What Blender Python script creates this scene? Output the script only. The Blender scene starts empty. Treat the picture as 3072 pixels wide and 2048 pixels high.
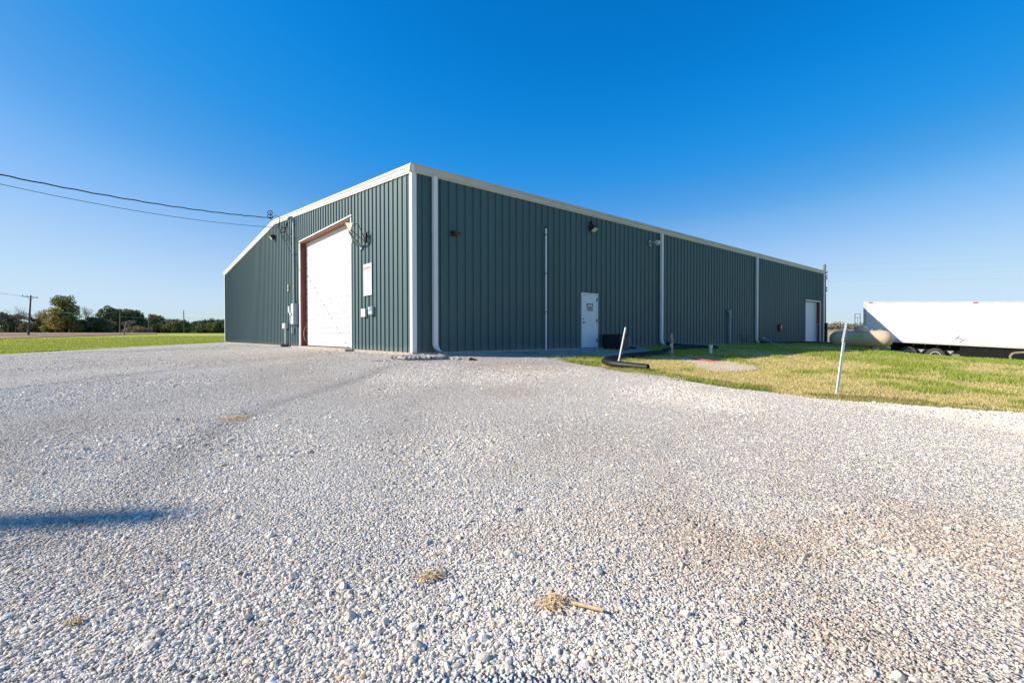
import bpy, bmesh, math, random
import numpy as np
from mathutils import Vector, Matrix
random.seed(7); rng=np.random.default_rng(11)
S=bpy.context.scene; COL=S.collection
R=math.radians
# ------------------------------------------------------------------ camera
CX,CY,CZ=-6.625,-12.326,.501; YAW=.87; PITCH=-.0131; ROLL=-.001
fw=Vector((math.cos(YAW)*math.cos(PITCH),math.sin(YAW)*math.cos(PITCH),math.sin(PITCH)))
rt=Vector((math.sin(YAW),-math.cos(YAW),0)); up=rt.cross(fw)
r2=rt*math.cos(ROLL)+up*math.sin(ROLL); u2=up*math.cos(ROLL)-rt*math.sin(ROLL)
cam=bpy.data.cameras.new('camera'); co=bpy.data.objects.new('camera',cam); COL.objects.link(co)
cam.sensor_width=36; cam.lens=1409.4/3072*36; cam.clip_start=.05; cam.clip_end=9000
m=Matrix((( r2.x,u2.x,-fw.x,CX),(r2.y,u2.y,-fw.y,CY),(r2.z,u2.z,-fw.z,CZ),(0,0,0,1)))
co.matrix_world=m; S.camera=co
# ------------------------------------------------------------------ light
SUN=Vector((-7.9,5.15,5.75)).normalized()
elev=math.asin(SUN.z); rot=math.atan2(SUN.x,SUN.y)
w=bpy.data.worlds.new('World'); S.world=w; w.use_nodes=True; nt=w.node_tree
bg=nt.nodes['Background']; sky=nt.nodes.new('ShaderNodeTexSky'); sky.sky_type='NISHITA'; sky.sun_disc=False
sky.sun_elevation=elev; sky.sun_rotation=rot; sky.altitude=0; sky.air_density=1.0; sky.dust_density=.35; sky.ozone_density=3.5
hs=nt.nodes.new('ShaderNodeHueSaturation'); hs.inputs['Saturation'].default_value=1.3; hs.inputs['Value'].default_value=1.0
nt.links.new(sky.outputs[0],hs.inputs['Color']); bg.inputs[1].default_value=.13
# film response of the clear sky: one fixed curve per colour channel, the same from everywhere
sep=nt.nodes.new('ShaderNodeSeparateColor'); cmb=nt.nodes.new('ShaderNodeCombineColor'); nt.links.new(hs.outputs[0],sep.inputs[0]); KS=.1776
for i,pts in enumerate(([(0,0),(.032,.001),(.056,.006),(.115,.07),(.19,.21),(.30,.355),(.43,.455),(.75,.57),(1,.60),(2,.63)],[(0,0),(.186,.185),(.27,.265),(.388,.345),(.535,.485),(.85,.675),(1.1,.755),(2,.82)],[(0,0),(.25,.33),(.494,.61),(.666,.76),(.89,.82),(1.1,.92),(1.5,.95),(2,.965)])):
    mu=nt.nodes.new('ShaderNodeMath'); mu.operation='MULTIPLY'; mu.inputs[1].default_value=KS/2; nt.links.new(sep.outputs[i],mu.inputs[0])
    fc=nt.nodes.new('ShaderNodeFloatCurve'); c_=fc.mapping.curves[0]
    while len(c_.points)<len(pts): c_.points.new(.5,.5)
    for p_,(a_,b_) in zip(c_.points,pts): p_.location=(a_/2,b_); p_.handle_type='AUTO_CLAMPED'
    fc.mapping.update(); nt.links.new(mu.outputs[0],fc.inputs['Value'])
    m2=nt.nodes.new('ShaderNodeMath'); m2.operation='MULTIPLY'; m2.inputs[1].default_value=1/KS; nt.links.new(fc.outputs[0],m2.inputs[0]); nt.links.new(m2.outputs[0],cmb.inputs[i])
nt.links.new(cmb.outputs[0],bg.inputs[0])
sl=bpy.data.lights.new('sun','SUN'); sl.energy=5.0; sl.angle=R(.55); sl.color=(1,.93,.83)
so=bpy.data.objects.new('sun',sl); COL.objects.link(so); so.rotation_euler=(-SUN).to_track_quat('-Z','Y').to_euler(); so.location=(-40,30,40)
S.view_settings.view_transform='Standard'; S.view_settings.look='None'; S.view_settings.exposure=.45; S.view_settings.gamma=1
S.render.engine='CYCLES'
# ------------------------------------------------------------------ numbers of the place
L,W,HE,HR=35.47,30.6,5.45,6.70
def ss(a,b,x):
    t=np.clip((x-a)/(b-a),0,1); return t*t*(3-2*t)
def G(x,y):
    x=np.asarray(x,float); y=np.asarray(y,float)
    dx=np.maximum(np.maximum(-x,x-L),0); dy=np.maximum(-y,0); s=np.hypot(dx,dy)
    n=-.07-1.2*(1-np.exp(-(s/20)**1.1))-.055*np.exp(-np.hypot(x,y)/4)
    ra=np.hypot(x-CX,y-CY); la=((x-CX)*math.sin(YAW)-(y-CY)*math.cos(YAW))/np.maximum(ra,1e-3)
    n=n-.72*ss(27,32.5,x)*ss(-1.5,-5.5,y)-.045*np.clip(-y-6,0,19)*ss(27,32,x)-.26*ss(15,27,x)*ss(-3,-8,y)
    k=.0042+.0043*ss(.1,.5,la); w_=ss(60,200,ra)
    n=n+.012*np.sin(x*1.3+y*.7)*np.cos(y*1.1-x*.4)*np.exp(-ra/40)*ss(0.2,1.5,s)
    return n*(1-w_)+w_*(.5+k*ra)
def g(x,y): return float(G(x,y))
def at(px,dep,zpx=None):
    "a point of the far country: bearing by lens column, metres ahead; z on the ground"
    d=fw+r2*((px-1536)/1409.4); P=Vector((CX,CY,CZ))+d*dep
    return (P.x,P.y,g(P.x,P.y))
def vnoise(x,y,seed=0):
    xi=np.floor(x).astype(np.int64); yi=np.floor(y).astype(np.int64); fx=x-xi; fy=y-yi
    fx=fx*fx*(3-2*fx); fy=fy*fy*(3-2*fy)
    def h(a,b):
        n=(a*374761393+b*668265263+seed*974711)&0x7fffffff; n=(n^(n>>13))*1274126177&0x7fffffff
        return ((n^(n>>16))&0xffff)/65535.
    return (h(xi,yi)*(1-fx)+h(xi+1,yi)*fx)*(1-fy)+(h(xi,yi+1)*(1-fx)+h(xi+1,yi+1)*fx)*fy
def fbm(x,y,seed=0,o=3):
    return sum(vnoise(x*2**i,y*2**i,seed+i)*.5**i for i in range(o))/sum(.5**i for i in range(o))
TRACK=[(2.5,-1.3),(-.6,-1.6),(-2.03,-2.39),(-3.49,-4.21),(-4.61,-5.22),(-5.33,-5.84),(-5.88,-6.79),(-6.27,-7.61),(-6.9,-8.9)]
def seg_dist(x,y,P):
    d=np.full(np.shape(x),1e9)
    for (x0,y0),(x1,y1) in zip(P,P[1:]):
        ex,ey=x1-x0,y1-y0; t=np.clip(((x-x0)*ex+(y-y0)*ey)/(ex*ex+ey*ey),0,1); d=np.minimum(d,np.hypot(x-x0-t*ex,y-y0-t*ey))
    return d
def soil(x,y):
    "how much brown mud shows between the stones, and how dark the damp wheel track is"
    m=np.zeros(np.shape(x))
    for cx,cy,r_,a in ((-4.05,-11.25,.55,.9),(-3.5,-11.6,.7,.7),(-4.4,-11.75,.35,.8),(-3.1,-12.2,.6,.5),(-1.77,-6.44,.8,.35),(-6.6,-9.3,.5,.45),(-5.1,-10.4,.18,.6),(.3,-4.2,1.6,.35),(-2,4,4,.35),(1.2,-8.6,.8,.4)):
        m=np.maximum(m,a*np.exp(-((x-cx)**2+(y-cy)**2)/(2*(r_*.75)**2)))
    m=m*ss(.25,.65,fbm(x*2.6,y*2.6,51,4))*1.05+.35*ss(.55,.75,fbm(x*.5+3,y*.5,13,3))
    d=seg_dist(x+.2*(fbm(x*1.1,y*1.1,5)-.5),y,TRACK); w_=.14+.12*fbm(x*.7,y*.7,8)
    t=np.exp(-(d/w_)**2)*.75+np.exp(-((d-1.75)/.25)**2)*.25; t=t*(.5+.8*fbm(x*3,y*3,61))
    return np.clip(m,0,1),np.clip(t,0,1)
# ------------------------------------------------------------------ materials
def pr(name,col,rough=.6,metal=0,spec=.5,var=.0,scale=3.,bump=0,bscale=30.,col2=None,stretch=None,streak=None,coat=0):
    "principled paint with procedural colour variation and optional fine bump"
    mt=bpy.data.materials.new(name); mt.use_nodes=True; n=mt.node_tree; b=n.nodes['Principled BSDF']
    b.inputs['Roughness'].default_value=rough; b.inputs['Metallic'].default_value=metal; b.inputs['Specular IOR Level'].default_value=spec
    b.inputs['Coat Weight'].default_value=coat; b.inputs['Coat Roughness'].default_value=.6
    tc=n.nodes.new('ShaderNodeTexCoord'); mp=n.nodes.new('ShaderNodeMapping'); n.links.new(tc.outputs['Object'],mp.inputs[0])
    if stretch: mp.inputs['Scale'].default_value=stretch
    nz=n.nodes.new('ShaderNodeTexNoise'); nz.inputs['Scale'].default_value=scale; nz.inputs['Detail'].default_value=6; nz.inputs['Roughness'].default_value=.65
    n.links.new(mp.outputs[0],nz.inputs['Vector'])
    cr=n.nodes.new('ShaderNodeValToRGB'); cr.color_ramp.elements[0].position=.32; cr.color_ramp.elements[1].position=.68
    c2=col2 if col2 else tuple(c*(1-var) for c in col); c1=col if col2 else tuple(min(1,c*(1+var*.5)) for c in col)
    cr.color_ramp.elements[0].color=(*c2,1); cr.color_ramp.elements[1].color=(*c1,1)
    n.links.new(nz.outputs[0],cr.inputs[0]); n.links.new(cr.outputs[0],b.inputs['Base Color'])
    if bump:
        n2=n.nodes.new('ShaderNodeTexNoise'); n2.inputs['Scale'].default_value=bscale; n2.inputs['Detail'].default_value=4
        n.links.new(tc.outputs['Object'],n2.inputs['Vector'])
        bp=n.nodes.new('ShaderNodeBump'); bp.inputs['Strength'].default_value=bump; bp.inputs['Distance'].default_value=.02
        n.links.new(n2.outputs[0],bp.inputs['Height']); n.links.new(bp.outputs[0],b.inputs['Normal'])
    return mt
def attr_mat(name,rough=.8,inst=False,trans=0,attr='tone'):
    mt=bpy.data.materials.new(name); mt.use_nodes=True; n=mt.node_tree; b=n.nodes['Principled BSDF']
    a=n.nodes.new('ShaderNodeAttribute'); a.attribute_name=attr; a.attribute_type='INSTANCER' if inst else 'GEOMETRY'
    n.links.new(a.outputs['Color'],b.inputs['Base Color']); b.inputs['Roughness'].default_value=rough; b.inputs['Specular IOR Level'].default_value=.25
    if trans:
        t=n.nodes.new('ShaderNodeBsdfTranslucent'); n.links.new(a.outputs['Color'],t.inputs[0]); mx=n.nodes.new('ShaderNodeMixShader'); mx.inputs[0].default_value=trans
        n.links.new(b.outputs[0],mx.inputs[1]); n.links.new(t.outputs[0],mx.inputs[2]); n.links.new(mx.outputs[0],n.nodes['Material Output'].inputs[0])
    return mt
M={}
M['green']=pr('green_panel_paint',(.017,.074,.076),.62,0,.8,var=.14,scale=1.2,stretch=(1,1,.12),bump=.10,bscale=2.2,coat=.65)
def splash(mt,h=.55,col=(.30,.26,.20),amt=.55):
    "mud splash above the footing: a stain that belongs to the panel"
    n=mt.node_tree; b=n.nodes['Principled BSDF']; src=b.inputs['Base Color'].links[0].from_socket
    tc=n.nodes.new('ShaderNodeTexCoord'); sx=n.nodes.new('ShaderNodeSeparateXYZ'); n.links.new(tc.outputs['Object'],sx.inputs[0])
    nz=n.nodes.new('ShaderNodeTexNoise'); nz.inputs['Scale'].default_value=2.2; nz.inputs['Detail'].default_value=8; nz.inputs['Roughness'].default_value=.75; n.links.new(tc.outputs['Object'],nz.inputs[0])
    a=n.nodes.new('ShaderNodeMath'); a.operation='MULTIPLY_ADD'; a.inputs[1].default_value=-1/h; a.inputs[2].default_value=.35; n.links.new(sx.outputs[2],a.inputs[0])
    s2=n.nodes.new('ShaderNodeMath'); s2.operation='ADD'; n.links.new(a.outputs[0],s2.inputs[0]); n.links.new(nz.outputs[0],s2.inputs[1])
    mr=n.nodes.new('ShaderNodeMapRange'); mr.inputs['From Min'].default_value=.45; mr.inputs['From Max'].default_value=.95; mr.inputs['To Max'].default_value=amt; n.links.new(s2.outputs[0],mr.inputs[0])
    mx=n.nodes.new('ShaderNodeMix'); mx.data_type='RGBA'; n.links.new(mr.outputs[0],mx.inputs[0]); n.links.new(src,mx.inputs[6]); mx.inputs[7].default_value=(*col,1); n.links.new(mx.outputs[2],b.inputs['Base Color'])
splash(M['green'],.5,(.20,.18,.15),.6)
M['white_trim']=pr('white_trim_paint',(.76,.75,.72),.4,0,.5,var=.07,scale=2,stretch=(1,1,.3))
M['white_door']=pr('white_door_paint',(.72,.72,.70),.42,0,.4,var=.05,scale=2,stretch=(1,1,.3))
splash(M['white_door'],.5,(.45,.38,.30),.5); splash(M['white_trim'],.4,(.42,.35,.27),.5)
M['person_door']=pr('pale_door_paint',(.70,.73,.75),.4,0,.5,var=.05,scale=3)
M['gutter']=pr('gutter_paint',(.55,.53,.49),.4,0,.5,var=.14,scale=3,stretch=(.3,.3,2))
M['rust_red']=pr('red_oxide_steel',(.27,.052,.03),.6,0,.3,col2=(.16,.045,.03),scale=6,stretch=(1,1,.3))
M['pinkish']=pr('weathered_oxide',(.30,.13,.085),.6,0,.3,var=.2)
M['concrete']=pr('concrete',(.50,.44,.36),.9,0,.2,col2=(.34,.29,.24),scale=5,bump=.4,bscale=60)
M['dull_steel']=pr('dull_steel',(.20,.23,.25),.5,.3,.5,var=.15)
M['screw']=pr('screw_heads',(.05,.07,.07),.6,.3)
M['galv']=pr('galvanised_steel',(.40,.43,.45),.42,.5,.5,var=.2,scale=20)
M['grey_box']=pr('grey_enamel',(.22,.30,.37),.4,0,.5,var=.08)
M['grey_light']=pr('light_grey_enamel',(.58,.60,.60),.45,0,.5,var=.08)
M['white_pvc']=pr('white_pvc',(.78,.79,.80),.35,0,.5,var=.05)
M['black']=pr('black_plastic',(.016,.016,.018),.55,0,.4,var=.2,scale=8)
M['black_matt']=pr('black_rubber',(.014,.014,.015),.8,0,.3,var=.3,scale=8)
M['bronze']=pr('bronze_housing',(.035,.028,.024),.45,0,.5,var=.2)
M['lens']=pr('frosted_lens',(.75,.75,.70),.2,0,.6,var=.1,scale=30)
M['tan_enamel']=pr('tan_enamel',(.62,.50,.32),.5,0,.4,var=.1)
M['tan_tank']=pr('tan_tank_paint',(.64,.46,.31),.45,0,.4,var=.08,scale=1.5)
M['red']=pr('red_enamel',(.45,.015,.02),.3,0,.5,var=.1)
M['red_print']=pr('red_print',(.75,.22,.22),.6,0,.3)
M['grey_print']=pr('grey_print',(.60,.60,.58),.6,0,.3)
M['grey_dark']=pr('grey_metal_print',(.24,.25,.26),.5,0,.3)
M['dark_print']=pr('dark_print',(.05,.045,.05),.5,0,.3)
M['green_print']=pr('green_print',(.36,.62,.04),.5,0,.3)
M['wood']=pr('weathered_wood',(.30,.24,.19),.85,0,.2,col2=(.17,.13,.10),scale=4,stretch=(6,6,.4),bump=.3,bscale=25)
M['wood_dark']=pr('creosote_wood',(.13,.115,.10),.85,0,.2,col2=(.08,.07,.06),scale=4,stretch=(6,6,.4))
M['tyre']=pr('tyre_rubber',(.035,.034,.034),.75,0,.3,col2=(.075,.068,.06),scale=6)
M['alloy']=pr('aluminium_wheel',(.62,.61,.58),.3,.6,.5,var=.15,scale=12)
M['trailer_white']=pr('white_trailer_skin',(.82,.82,.81),.35,0,.5,var=.03,scale=1)
M['rail']=pr('aluminium_rail',(.60,.59,.57),.4,.25,.5,var=.12,scale=3)
M['chassis']=pr('black_chassis',(.008,.007,.008),.7,0,.2,var=.3)
M['rusty']=pr('rusty_painted_pipe',(.62,.58,.54),.7,0,.3,col2=(.20,.075,.04),scale=9,stretch=(1,1,.7))
M['blue']=pr('blue_enamel',(.02,.055,.26),.4,0,.5,var=.1)
M['orange']=pr('orange_rubber',(.75,.12,.04),.5,0,.4,var=.1)
M['straw']=pr('dry_straw',(.72,.56,.34),.8,0,.2,col2=(.52,.37,.20),scale=40)
M['bark']=pr('bark',(.16,.125,.10),.9,0,.2,col2=(.09,.07,.055),scale=3)
M['bark_pale']=pr('pale_bark',(.34,.30,.27),.9,0,.2,col2=(.20,.17,.15),scale=3)
M['brick']=pr('dark_brick',(.05,.04,.045),.8,0,.3,var=.3,scale=20)
M['grass_blade']=attr_mat('grass_blade',.65,trans=.4)
M['leaf']=attr_mat('leaf',.6,trans=.2)
M['stone']=attr_mat('stone',.75,inst=True,attr='scol')
# --- gravel sheet material
def gravel_material():
    mt=bpy.data.materials.new('crushed_limestone'); mt.use_nodes=True; n=mt.node_tree; b=n.nodes['Principled BSDF']; b.inputs['Roughness'].default_value=.85; b.inputs['Specular IOR Level'].default_value=.25
    tc=n.nodes.new('ShaderNodeTexCoord').outputs['Object']
    def noise(sc,det=3,r=.6):
        q=n.nodes.new('ShaderNodeTexNoise'); q.inputs['Scale'].default_value=sc; q.inputs['Detail'].default_value=det; q.inputs['Roughness'].default_value=r; n.links.new(tc,q.inputs['Vector']); return q.outputs[0]
    def ramp(src,stops):
        q=n.nodes.new('ShaderNodeValToRGB'); e=q.color_ramp.elements
        while len(e)<len(stops): e.new(.5)
        for i,(p,c) in enumerate(stops): e[i].position=p; e[i].color=(*c,1)
        n.links.new(src,q.inputs[0]); return q.outputs[0]
    def mix(f,a,b_,mode='MIX'):
        q=n.nodes.new('ShaderNodeMix'); q.data_type='RGBA'; q.blend_type=mode
        for s_,v in ((q.inputs[0],f),(q.inputs[6],a),(q.inputs[7],b_)):
            if isinstance(v,(int,float)): s_.default_value=v
            elif isinstance(v,tuple): s_.default_value=(*v,1)
            else: n.links.new(v,s_)
        return q.outputs[2]
    vo=n.nodes.new('ShaderNodeTexVoronoi'); vo.inputs['Scale'].default_value=62; n.links.new(tc,vo.inputs['Vector'])
    vo2=n.nodes.new('ShaderNodeTexVoronoi'); vo2.inputs['Scale'].default_value=28; n.links.new(tc,vo2.inputs['Vector'])
    cell=ramp(vo.outputs['Color'],[(.08,(.30,.27,.235)),(.35,(.65,.595,.515)),(.85,(.80,.76,.68))])
    cell2=ramp(vo2.outputs['Color'],[(.08,(.34,.31,.27)),(.35,(.66,.61,.53)),(.85,(.80,.76,.68))])
    c=mix(.45,cell,cell2)
    tan=ramp(noise(.35,5),[(.46,(0,0,0)),(.70,(.55,.55,.55))])
    c=mix(tan,c,(.58,.46,.35))
    bl=ramp(noise(.22,4,.7),[(.35,(.88,.88,.89)),(.65,(1.06,1.06,1.06))])
    c=mix(1.0,c,bl,'MULTIPLY')
    # faint wheel tracks
    rust=ramp(noise(2.6,4),[(.68,(0,0,0)),(.78,(.35,.35,.35))])
    c=mix(rust,c,(.48,.30,.17))
    at_=n.nodes.new('ShaderNodeAttribute'); at_.attribute_name='soil'; sp=n.nodes.new('ShaderNodeSeparateColor'); n.links.new(at_.outputs['Color'],sp.inputs[0])
    c=mix(sp.outputs[0],c,(.56,.43,.31)); c=mix(sp.outputs[1],c,(.25,.225,.20))
    n.links.new(c,b.inputs['Base Color'])
    ad=n.nodes.new('ShaderNodeMath'); ad.operation='ADD'; n.links.new(vo.outputs['Distance'],ad.inputs[0]); n.links.new(vo2.outputs['Distance'],ad.inputs[1])
    ad2=n.nodes.new('ShaderNodeMath'); ad2.operation='MULTIPLY'; ad2.inputs[1].default_value=-1; n.links.new(ad.outputs[0],ad2.inputs[0])
    bp=n.nodes.new('ShaderNodeBump'); bp.inputs['Strength'].default_value=1; bp.inputs['Distance'].default_value=.035; n.links.new(ad2.outputs[0],bp.inputs['Height'])
    bp2=n.nodes.new('ShaderNodeBump'); bp2.inputs['Strength'].default_value=.6; bp2.inputs['Distance'].default_value=.25; n.links.new(noise(1.6,4),bp2.inputs['Height']); n.links.new(bp2.outputs[0],bp.inputs['Normal'])
    n.links.new(bp.outputs[0],b.inputs['Normal'])
    return mt
M['gravel']=gravel_material()
def turf(name,cols,sc=(.25,6,40),bump=.05,ang=0,stretch=1,edge=None):
    mt=bpy.data.materials.new(name); mt.use_nodes=True; n=mt.node_tree; b=n.nodes['Principled BSDF']; b.inputs['Roughness'].default_value=.9; b.inputs['Specular IOR Level'].default_value=.1
    tc=n.nodes.new('ShaderNodeTexCoord'); mp=n.nodes.new('ShaderNodeMapping'); n.links.new(tc.outputs['Object'],mp.inputs[0])
    mp.inputs['Rotation'].default_value=(0,0,ang); mp.inputs['Scale'].default_value=(1/stretch,1,1)
    outs=[]
    for s_ in sc:
        q=n.nodes.new('ShaderNodeTexNoise'); q.inputs['Scale'].default_value=s_; q.inputs['Detail'].default_value=5; n.links.new(mp.outputs[0],q.inputs['Vector']); outs.append(q.outputs[0])
    a=n.nodes.new('ShaderNodeMath'); a.operation='MULTIPLY_ADD'; a.inputs[1].default_value=.5; n.links.new(outs[0],a.inputs[0])
    h=n.nodes.new('ShaderNodeMath'); h.operation='MULTIPLY'; h.inputs[1].default_value=.3; n.links.new(outs[1],h.inputs[0]); n.links.new(h.outputs[0],a.inputs[2])
    a2=n.nodes.new('ShaderNodeMath'); a2.operation='MULTIPLY_ADD'; a2.inputs[1].default_value=.2; n.links.new(outs[2],a2.inputs[0]); n.links.new(a.outputs[0],a2.inputs[2])
    cr=n.nodes.new('ShaderNodeValToRGB'); e=cr.color_ramp.elements
    while len(e)<len(cols): e.new(.5)
    for i,(p,c) in enumerate(cols): e[i].position=p; e[i].color=(*c,1)
    n.links.new(a2.outputs[0],cr.inputs[0]); n.links.new(cr.outputs[0],b.inputs['Base Color'])
    bp=n.nodes.new('ShaderNodeBump'); bp.inputs['Distance'].default_value=bump; bp.inputs['Strength'].default_value=.8; n.links.new(outs[2],bp.inputs['Height']); n.links.new(bp.outputs[0],b.inputs['Normal'])
    return mt
M['lawn']=turf('lawn_turf',[(.38,(.26,.30,.04)),(.5,(.42,.44,.07)),(.62,(.54,.50,.13))],sc=(.12,1.5,30),ang=R(-8),stretch=3)
M['field']=turf('plowed_soil',[(.38,(.22,.125,.07)),(.5,(.38,.25,.16)),(.6,(.50,.40,.28))],sc=(.05,.6,6),bump=.3,ang=R(10),stretch=5)
M['bare']=turf('bare_sandy_soil',[(.38,(.60,.46,.32)),(.5,(.74,.60,.44)),(.62,(.82,.71,.56))],sc=(1.2,9,60),bump=.03)
M['stubble']=turf('crop_stubble',[(.38,(.30,.22,.12)),(.5,(.42,.34,.19)),(.62,(.46,.42,.22))],sc=(.05,.6,6),bump=.3,stretch=3)
# ------------------------------------------------------------------ mesh helpers
def empty(name,loc,label=None,cat=None,group=None,rz=0):
    o=bpy.data.objects.new(name,None); COL.objects.link(o); o.location=loc; o.rotation_euler=(0,0,rz); o.empty_display_size=.2
    return tag(o,label,cat,group)
def tag(o,label=None,cat=None,group=None,kind=None):
    if label: o['label']=label
    if cat: o['category']=cat
    if group: o['group']=group
    if kind: o['kind']=kind
    return o
def npmesh(name,v,faces_flat,loop_tot,mat,attrs=None,smooth=False):
    me=bpy.data.meshes.new(name); v=np.asarray(v,np.float32); f=np.asarray(faces_flat,np.int32); lt=np.asarray(loop_tot,np.int32)
    me.vertices.add(len(v)); me.vertices.foreach_set('co',v.ravel()); me.loops.add(len(f)); me.loops.foreach_set('vertex_index',f)
    me.polygons.add(len(lt)); ls=np.concatenate([[0],np.cumsum(lt)[:-1]]).astype(np.int32)
    me.polygons.foreach_set('loop_start',ls); me.polygons.foreach_set('loop_total',lt)
    if smooth: me.polygons.foreach_set('use_smooth',np.ones(len(lt),bool))
    me.update(calc_edges=True)
    if attrs:
        for k,a in attrs.items():
            at_=me.attributes.new(k,'FLOAT_COLOR','POINT'); at_.data.foreach_set('color',np.asarray(a,np.float32).ravel())
    if mat: me.materials.append(mat)
    o=bpy.data.objects.new(name,me); COL.objects.link(o); return o
class MB:
    "collects shapes in world coordinates and links them as one mesh"
    def __init__(s): s.v=[]; s.f=[]; s.mi=[]; s.sm=[]; s.cm=0
    def add(s,vs,fs,smooth=False):
        b=len(s.v); s.v+= [tuple(q) for q in vs]; s.f+=[tuple(i+b for i in f) for f in fs]; s.mi+=[s.cm]*len(fs); s.sm+=[smooth]*len(fs); return s
    def box(s,x0,x1,y0,y1,z0,z1,bev=0):
        if bev<=0:
            vs=[(x,y,z) for x in (x0,x1) for y in (y0,y1) for z in (z0,z1)]
            return s.add(vs,[(0,1,3,2),(4,6,7,5),(0,4,5,1),(2,3,7,6),(0,2,6,4),(1,5,7,3)])
        bm=bmesh.new(); bmesh.ops.create_cube(bm,size=1)
        for v in bm.verts: v.co=Vector(((x0+x1)/2+v.co.x*(x1-x0),(y0+y1)/2+v.co.y*(y1-y0),(z0+z1)/2+v.co.z*(z1-z0)))
        bmesh.ops.bevel(bm,geom=bm.edges[:],offset=bev,segments=2,affect='EDGES'); bm.verts.index_update()
        s.add([v.co[:] for v in bm.verts],[[v.index for v in f.verts] for f in bm.faces]); bm.free(); return s
    def tube(s,pts,r,n=8,caps=True,ribs=None,smooth=True):
        pts=[Vector(p) for p in pts]; rs=r if isinstance(r,(list,tuple)) else [r]*len(pts); rings=[]; prev=None
        for i,p in enumerate(pts):
            t=(pts[min(i+1,len(pts)-1)]-pts[max(i-1,0)]).normalized()
            if prev is None:
                a=Vector((0,0,1)) if abs(t.z)<.9 else Vector((1,0,0)); u=t.cross(a).normalized()
            else: u=(prev-t*prev.dot(t)).normalized()
            prev=u; v=t.cross(u)
            rings.append([p+(u*math.cos(2*math.pi*k/n)+v*math.sin(2*math.pi*k/n))*rs[i] for k in range(n)])
        vs=[q for ring in rings for q in ring]
        fs=[(i*n+k,i*n+(k+1)%n,(i+1)*n+(k+1)%n,(i+1)*n+k) for i in range(len(pts)-1) for k in range(n)]
        s.add(vs,fs,smooth)
        if caps: s.add(rings[0],[tuple(range(n))[::-1]]); s.add(rings[-1],[tuple(range(n))])
        return s
    def prism(s,prof,a,b,ua,va):
        "profile (u,v) swept straight from point a to point b"
        a=Vector(a); b=Vector(b); ua=Vector(ua); va=Vector(va); n=len(prof)
        vs=[a+ua*p+va*q for p,q in prof]+[b+ua*p+va*q for p,q in prof]
        fs=[(i,(i+1)%n,n+(i+1)%n,n+i) for i in range(n)]+[tuple(range(n))[::-1],tuple(range(n,2*n))]
        return s.add(vs,fs)
    def build(s,name,mat,parent=None):
        me=bpy.data.meshes.new(name); me.from_pydata(s.v,[],s.f); mats=mat if isinstance(mat,(list,tuple)) else [mat]
        for q in mats: me.materials.append(q)
        for p,i,sm in zip(me.polygons,s.mi,s.sm): p.material_index=i; p.use_smooth=sm
        bm=bmesh.new(); bm.from_mesh(me); bmesh.ops.recalc_face_normals(bm,faces=bm.faces); bm.to_mesh(me); bm.free()
        o=bpy.data.objects.new(name,me); COL.objects.link(o)
        if parent:
            o.parent=parent; bpy.context.view_layer.update(); o.matrix_parent_inverse=parent.matrix_world.inverted()
        return o
def curve(pts,n=8):
    "smooth path through points"
    P=[Vector(p) for p in pts]; out=[]
    for i in range(len(P)-1):
        a=P[max(i-1,0)]; b=P[i]; c=P[i+1]; d=P[min(i+2,len(P)-1)]
        for k in range(n):
            t=k/n; out.append(.5*((2*b)+(c-a)*t+(2*a-5*b+4*c-d)*t*t+(3*b-a-3*c+d)*t**3))
    out.append(P[-1]); return out
# ------------------------------------------------------------------ ground
def polar(name,mat,c,angs,rad_fn,fr,zoff,kind='structure',skirt=0):
    "sheet of rings about a centre point, draped over the terrain"
    na=len(angs); full=abs(angs[-1]-angs[0])>6.2; V=[]
    A=np.array(angs); 
    X=[];Y=[]
    for f_ in fr:
        rr=rad_fn(A,f_); X.append(c[0]+rr*np.cos(A)); Y.append(c[1]+rr*np.sin(A))
    X=np.array(X);Y=np.array(Y); Z=G(X,Y)+zoff
    if skirt: Z[-1]-=skirt
    nr=len(fr); v=np.stack([X,Y,Z],-1).reshape(-1,3); idx=np.arange(nr*na).reshape(nr,na)
    a=idx[:-1,:-1];b=idx[:-1,1:];c_=idx[1:,1:];d=idx[1:,:-1]
    F=np.stack([a,d,c_,b],-1).reshape(-1,4)
    o=npmesh(name,v,F.ravel(),np.full(len(F),4),mat,smooth=True); tag(o,kind=kind); return o
ang=np.linspace(-math.pi,math.pi,721)
rr=[.001]+list(np.geomspace(.4,3800,230))
polar('ground',M['lawn'],(CX,CY),ang,lambda A,f_:np.full_like(A,f_),rr,0)
def star_radius(poly,c,A,seed,amp):
    P=[(x-c[0],y-c[1]) for x,y in poly]; out=np.full(len(A),1e9)
    for (x0,y0),(x1,y1) in zip(P,P[1:]+P[:1]):
        for i,a in enumerate(A):
            dx,dy=math.cos(a),math.sin(a); ex,ey=x1-x0,y1-y0; den=dx*ey-dy*ex
            if abs(den)<1e-9: continue
            t=(x0*ey-y0*ex)/den; s_=(x0*dy-y0*dx)/den
            if t>0 and -1e-6<=s_<=1+1e-6 and t<out[i]: out[i]=t
    X=c[0]+out*np.cos(A); Y=c[1]+out*np.sin(A)
    return out+amp*((fbm(X*1.7,Y*1.7,seed)-.5)*2+(fbm(X*9,Y*9,seed+5)-.5)*.8)
LOT=[(.3,31.2),(-5.9,31.3),(-9.2,29.6),(-11.6,26.1),(-20,10),(-32,-5),(-32,-34),(9,-40),(8,-22),(3.07,-11.93),(2.47,-11.34),(2.12,-10.82),(1.99,-10.2),(1.91,-9.5),(1.86,-8.5),(1.9,-7.56),(2.3,-6.8),(2.27,-5.88),(2.51,-4.65),(2.87,-3.17),(3.4,.3),(.3,.3)]
angL=np.linspace(-math.pi,math.pi,2401)
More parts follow.
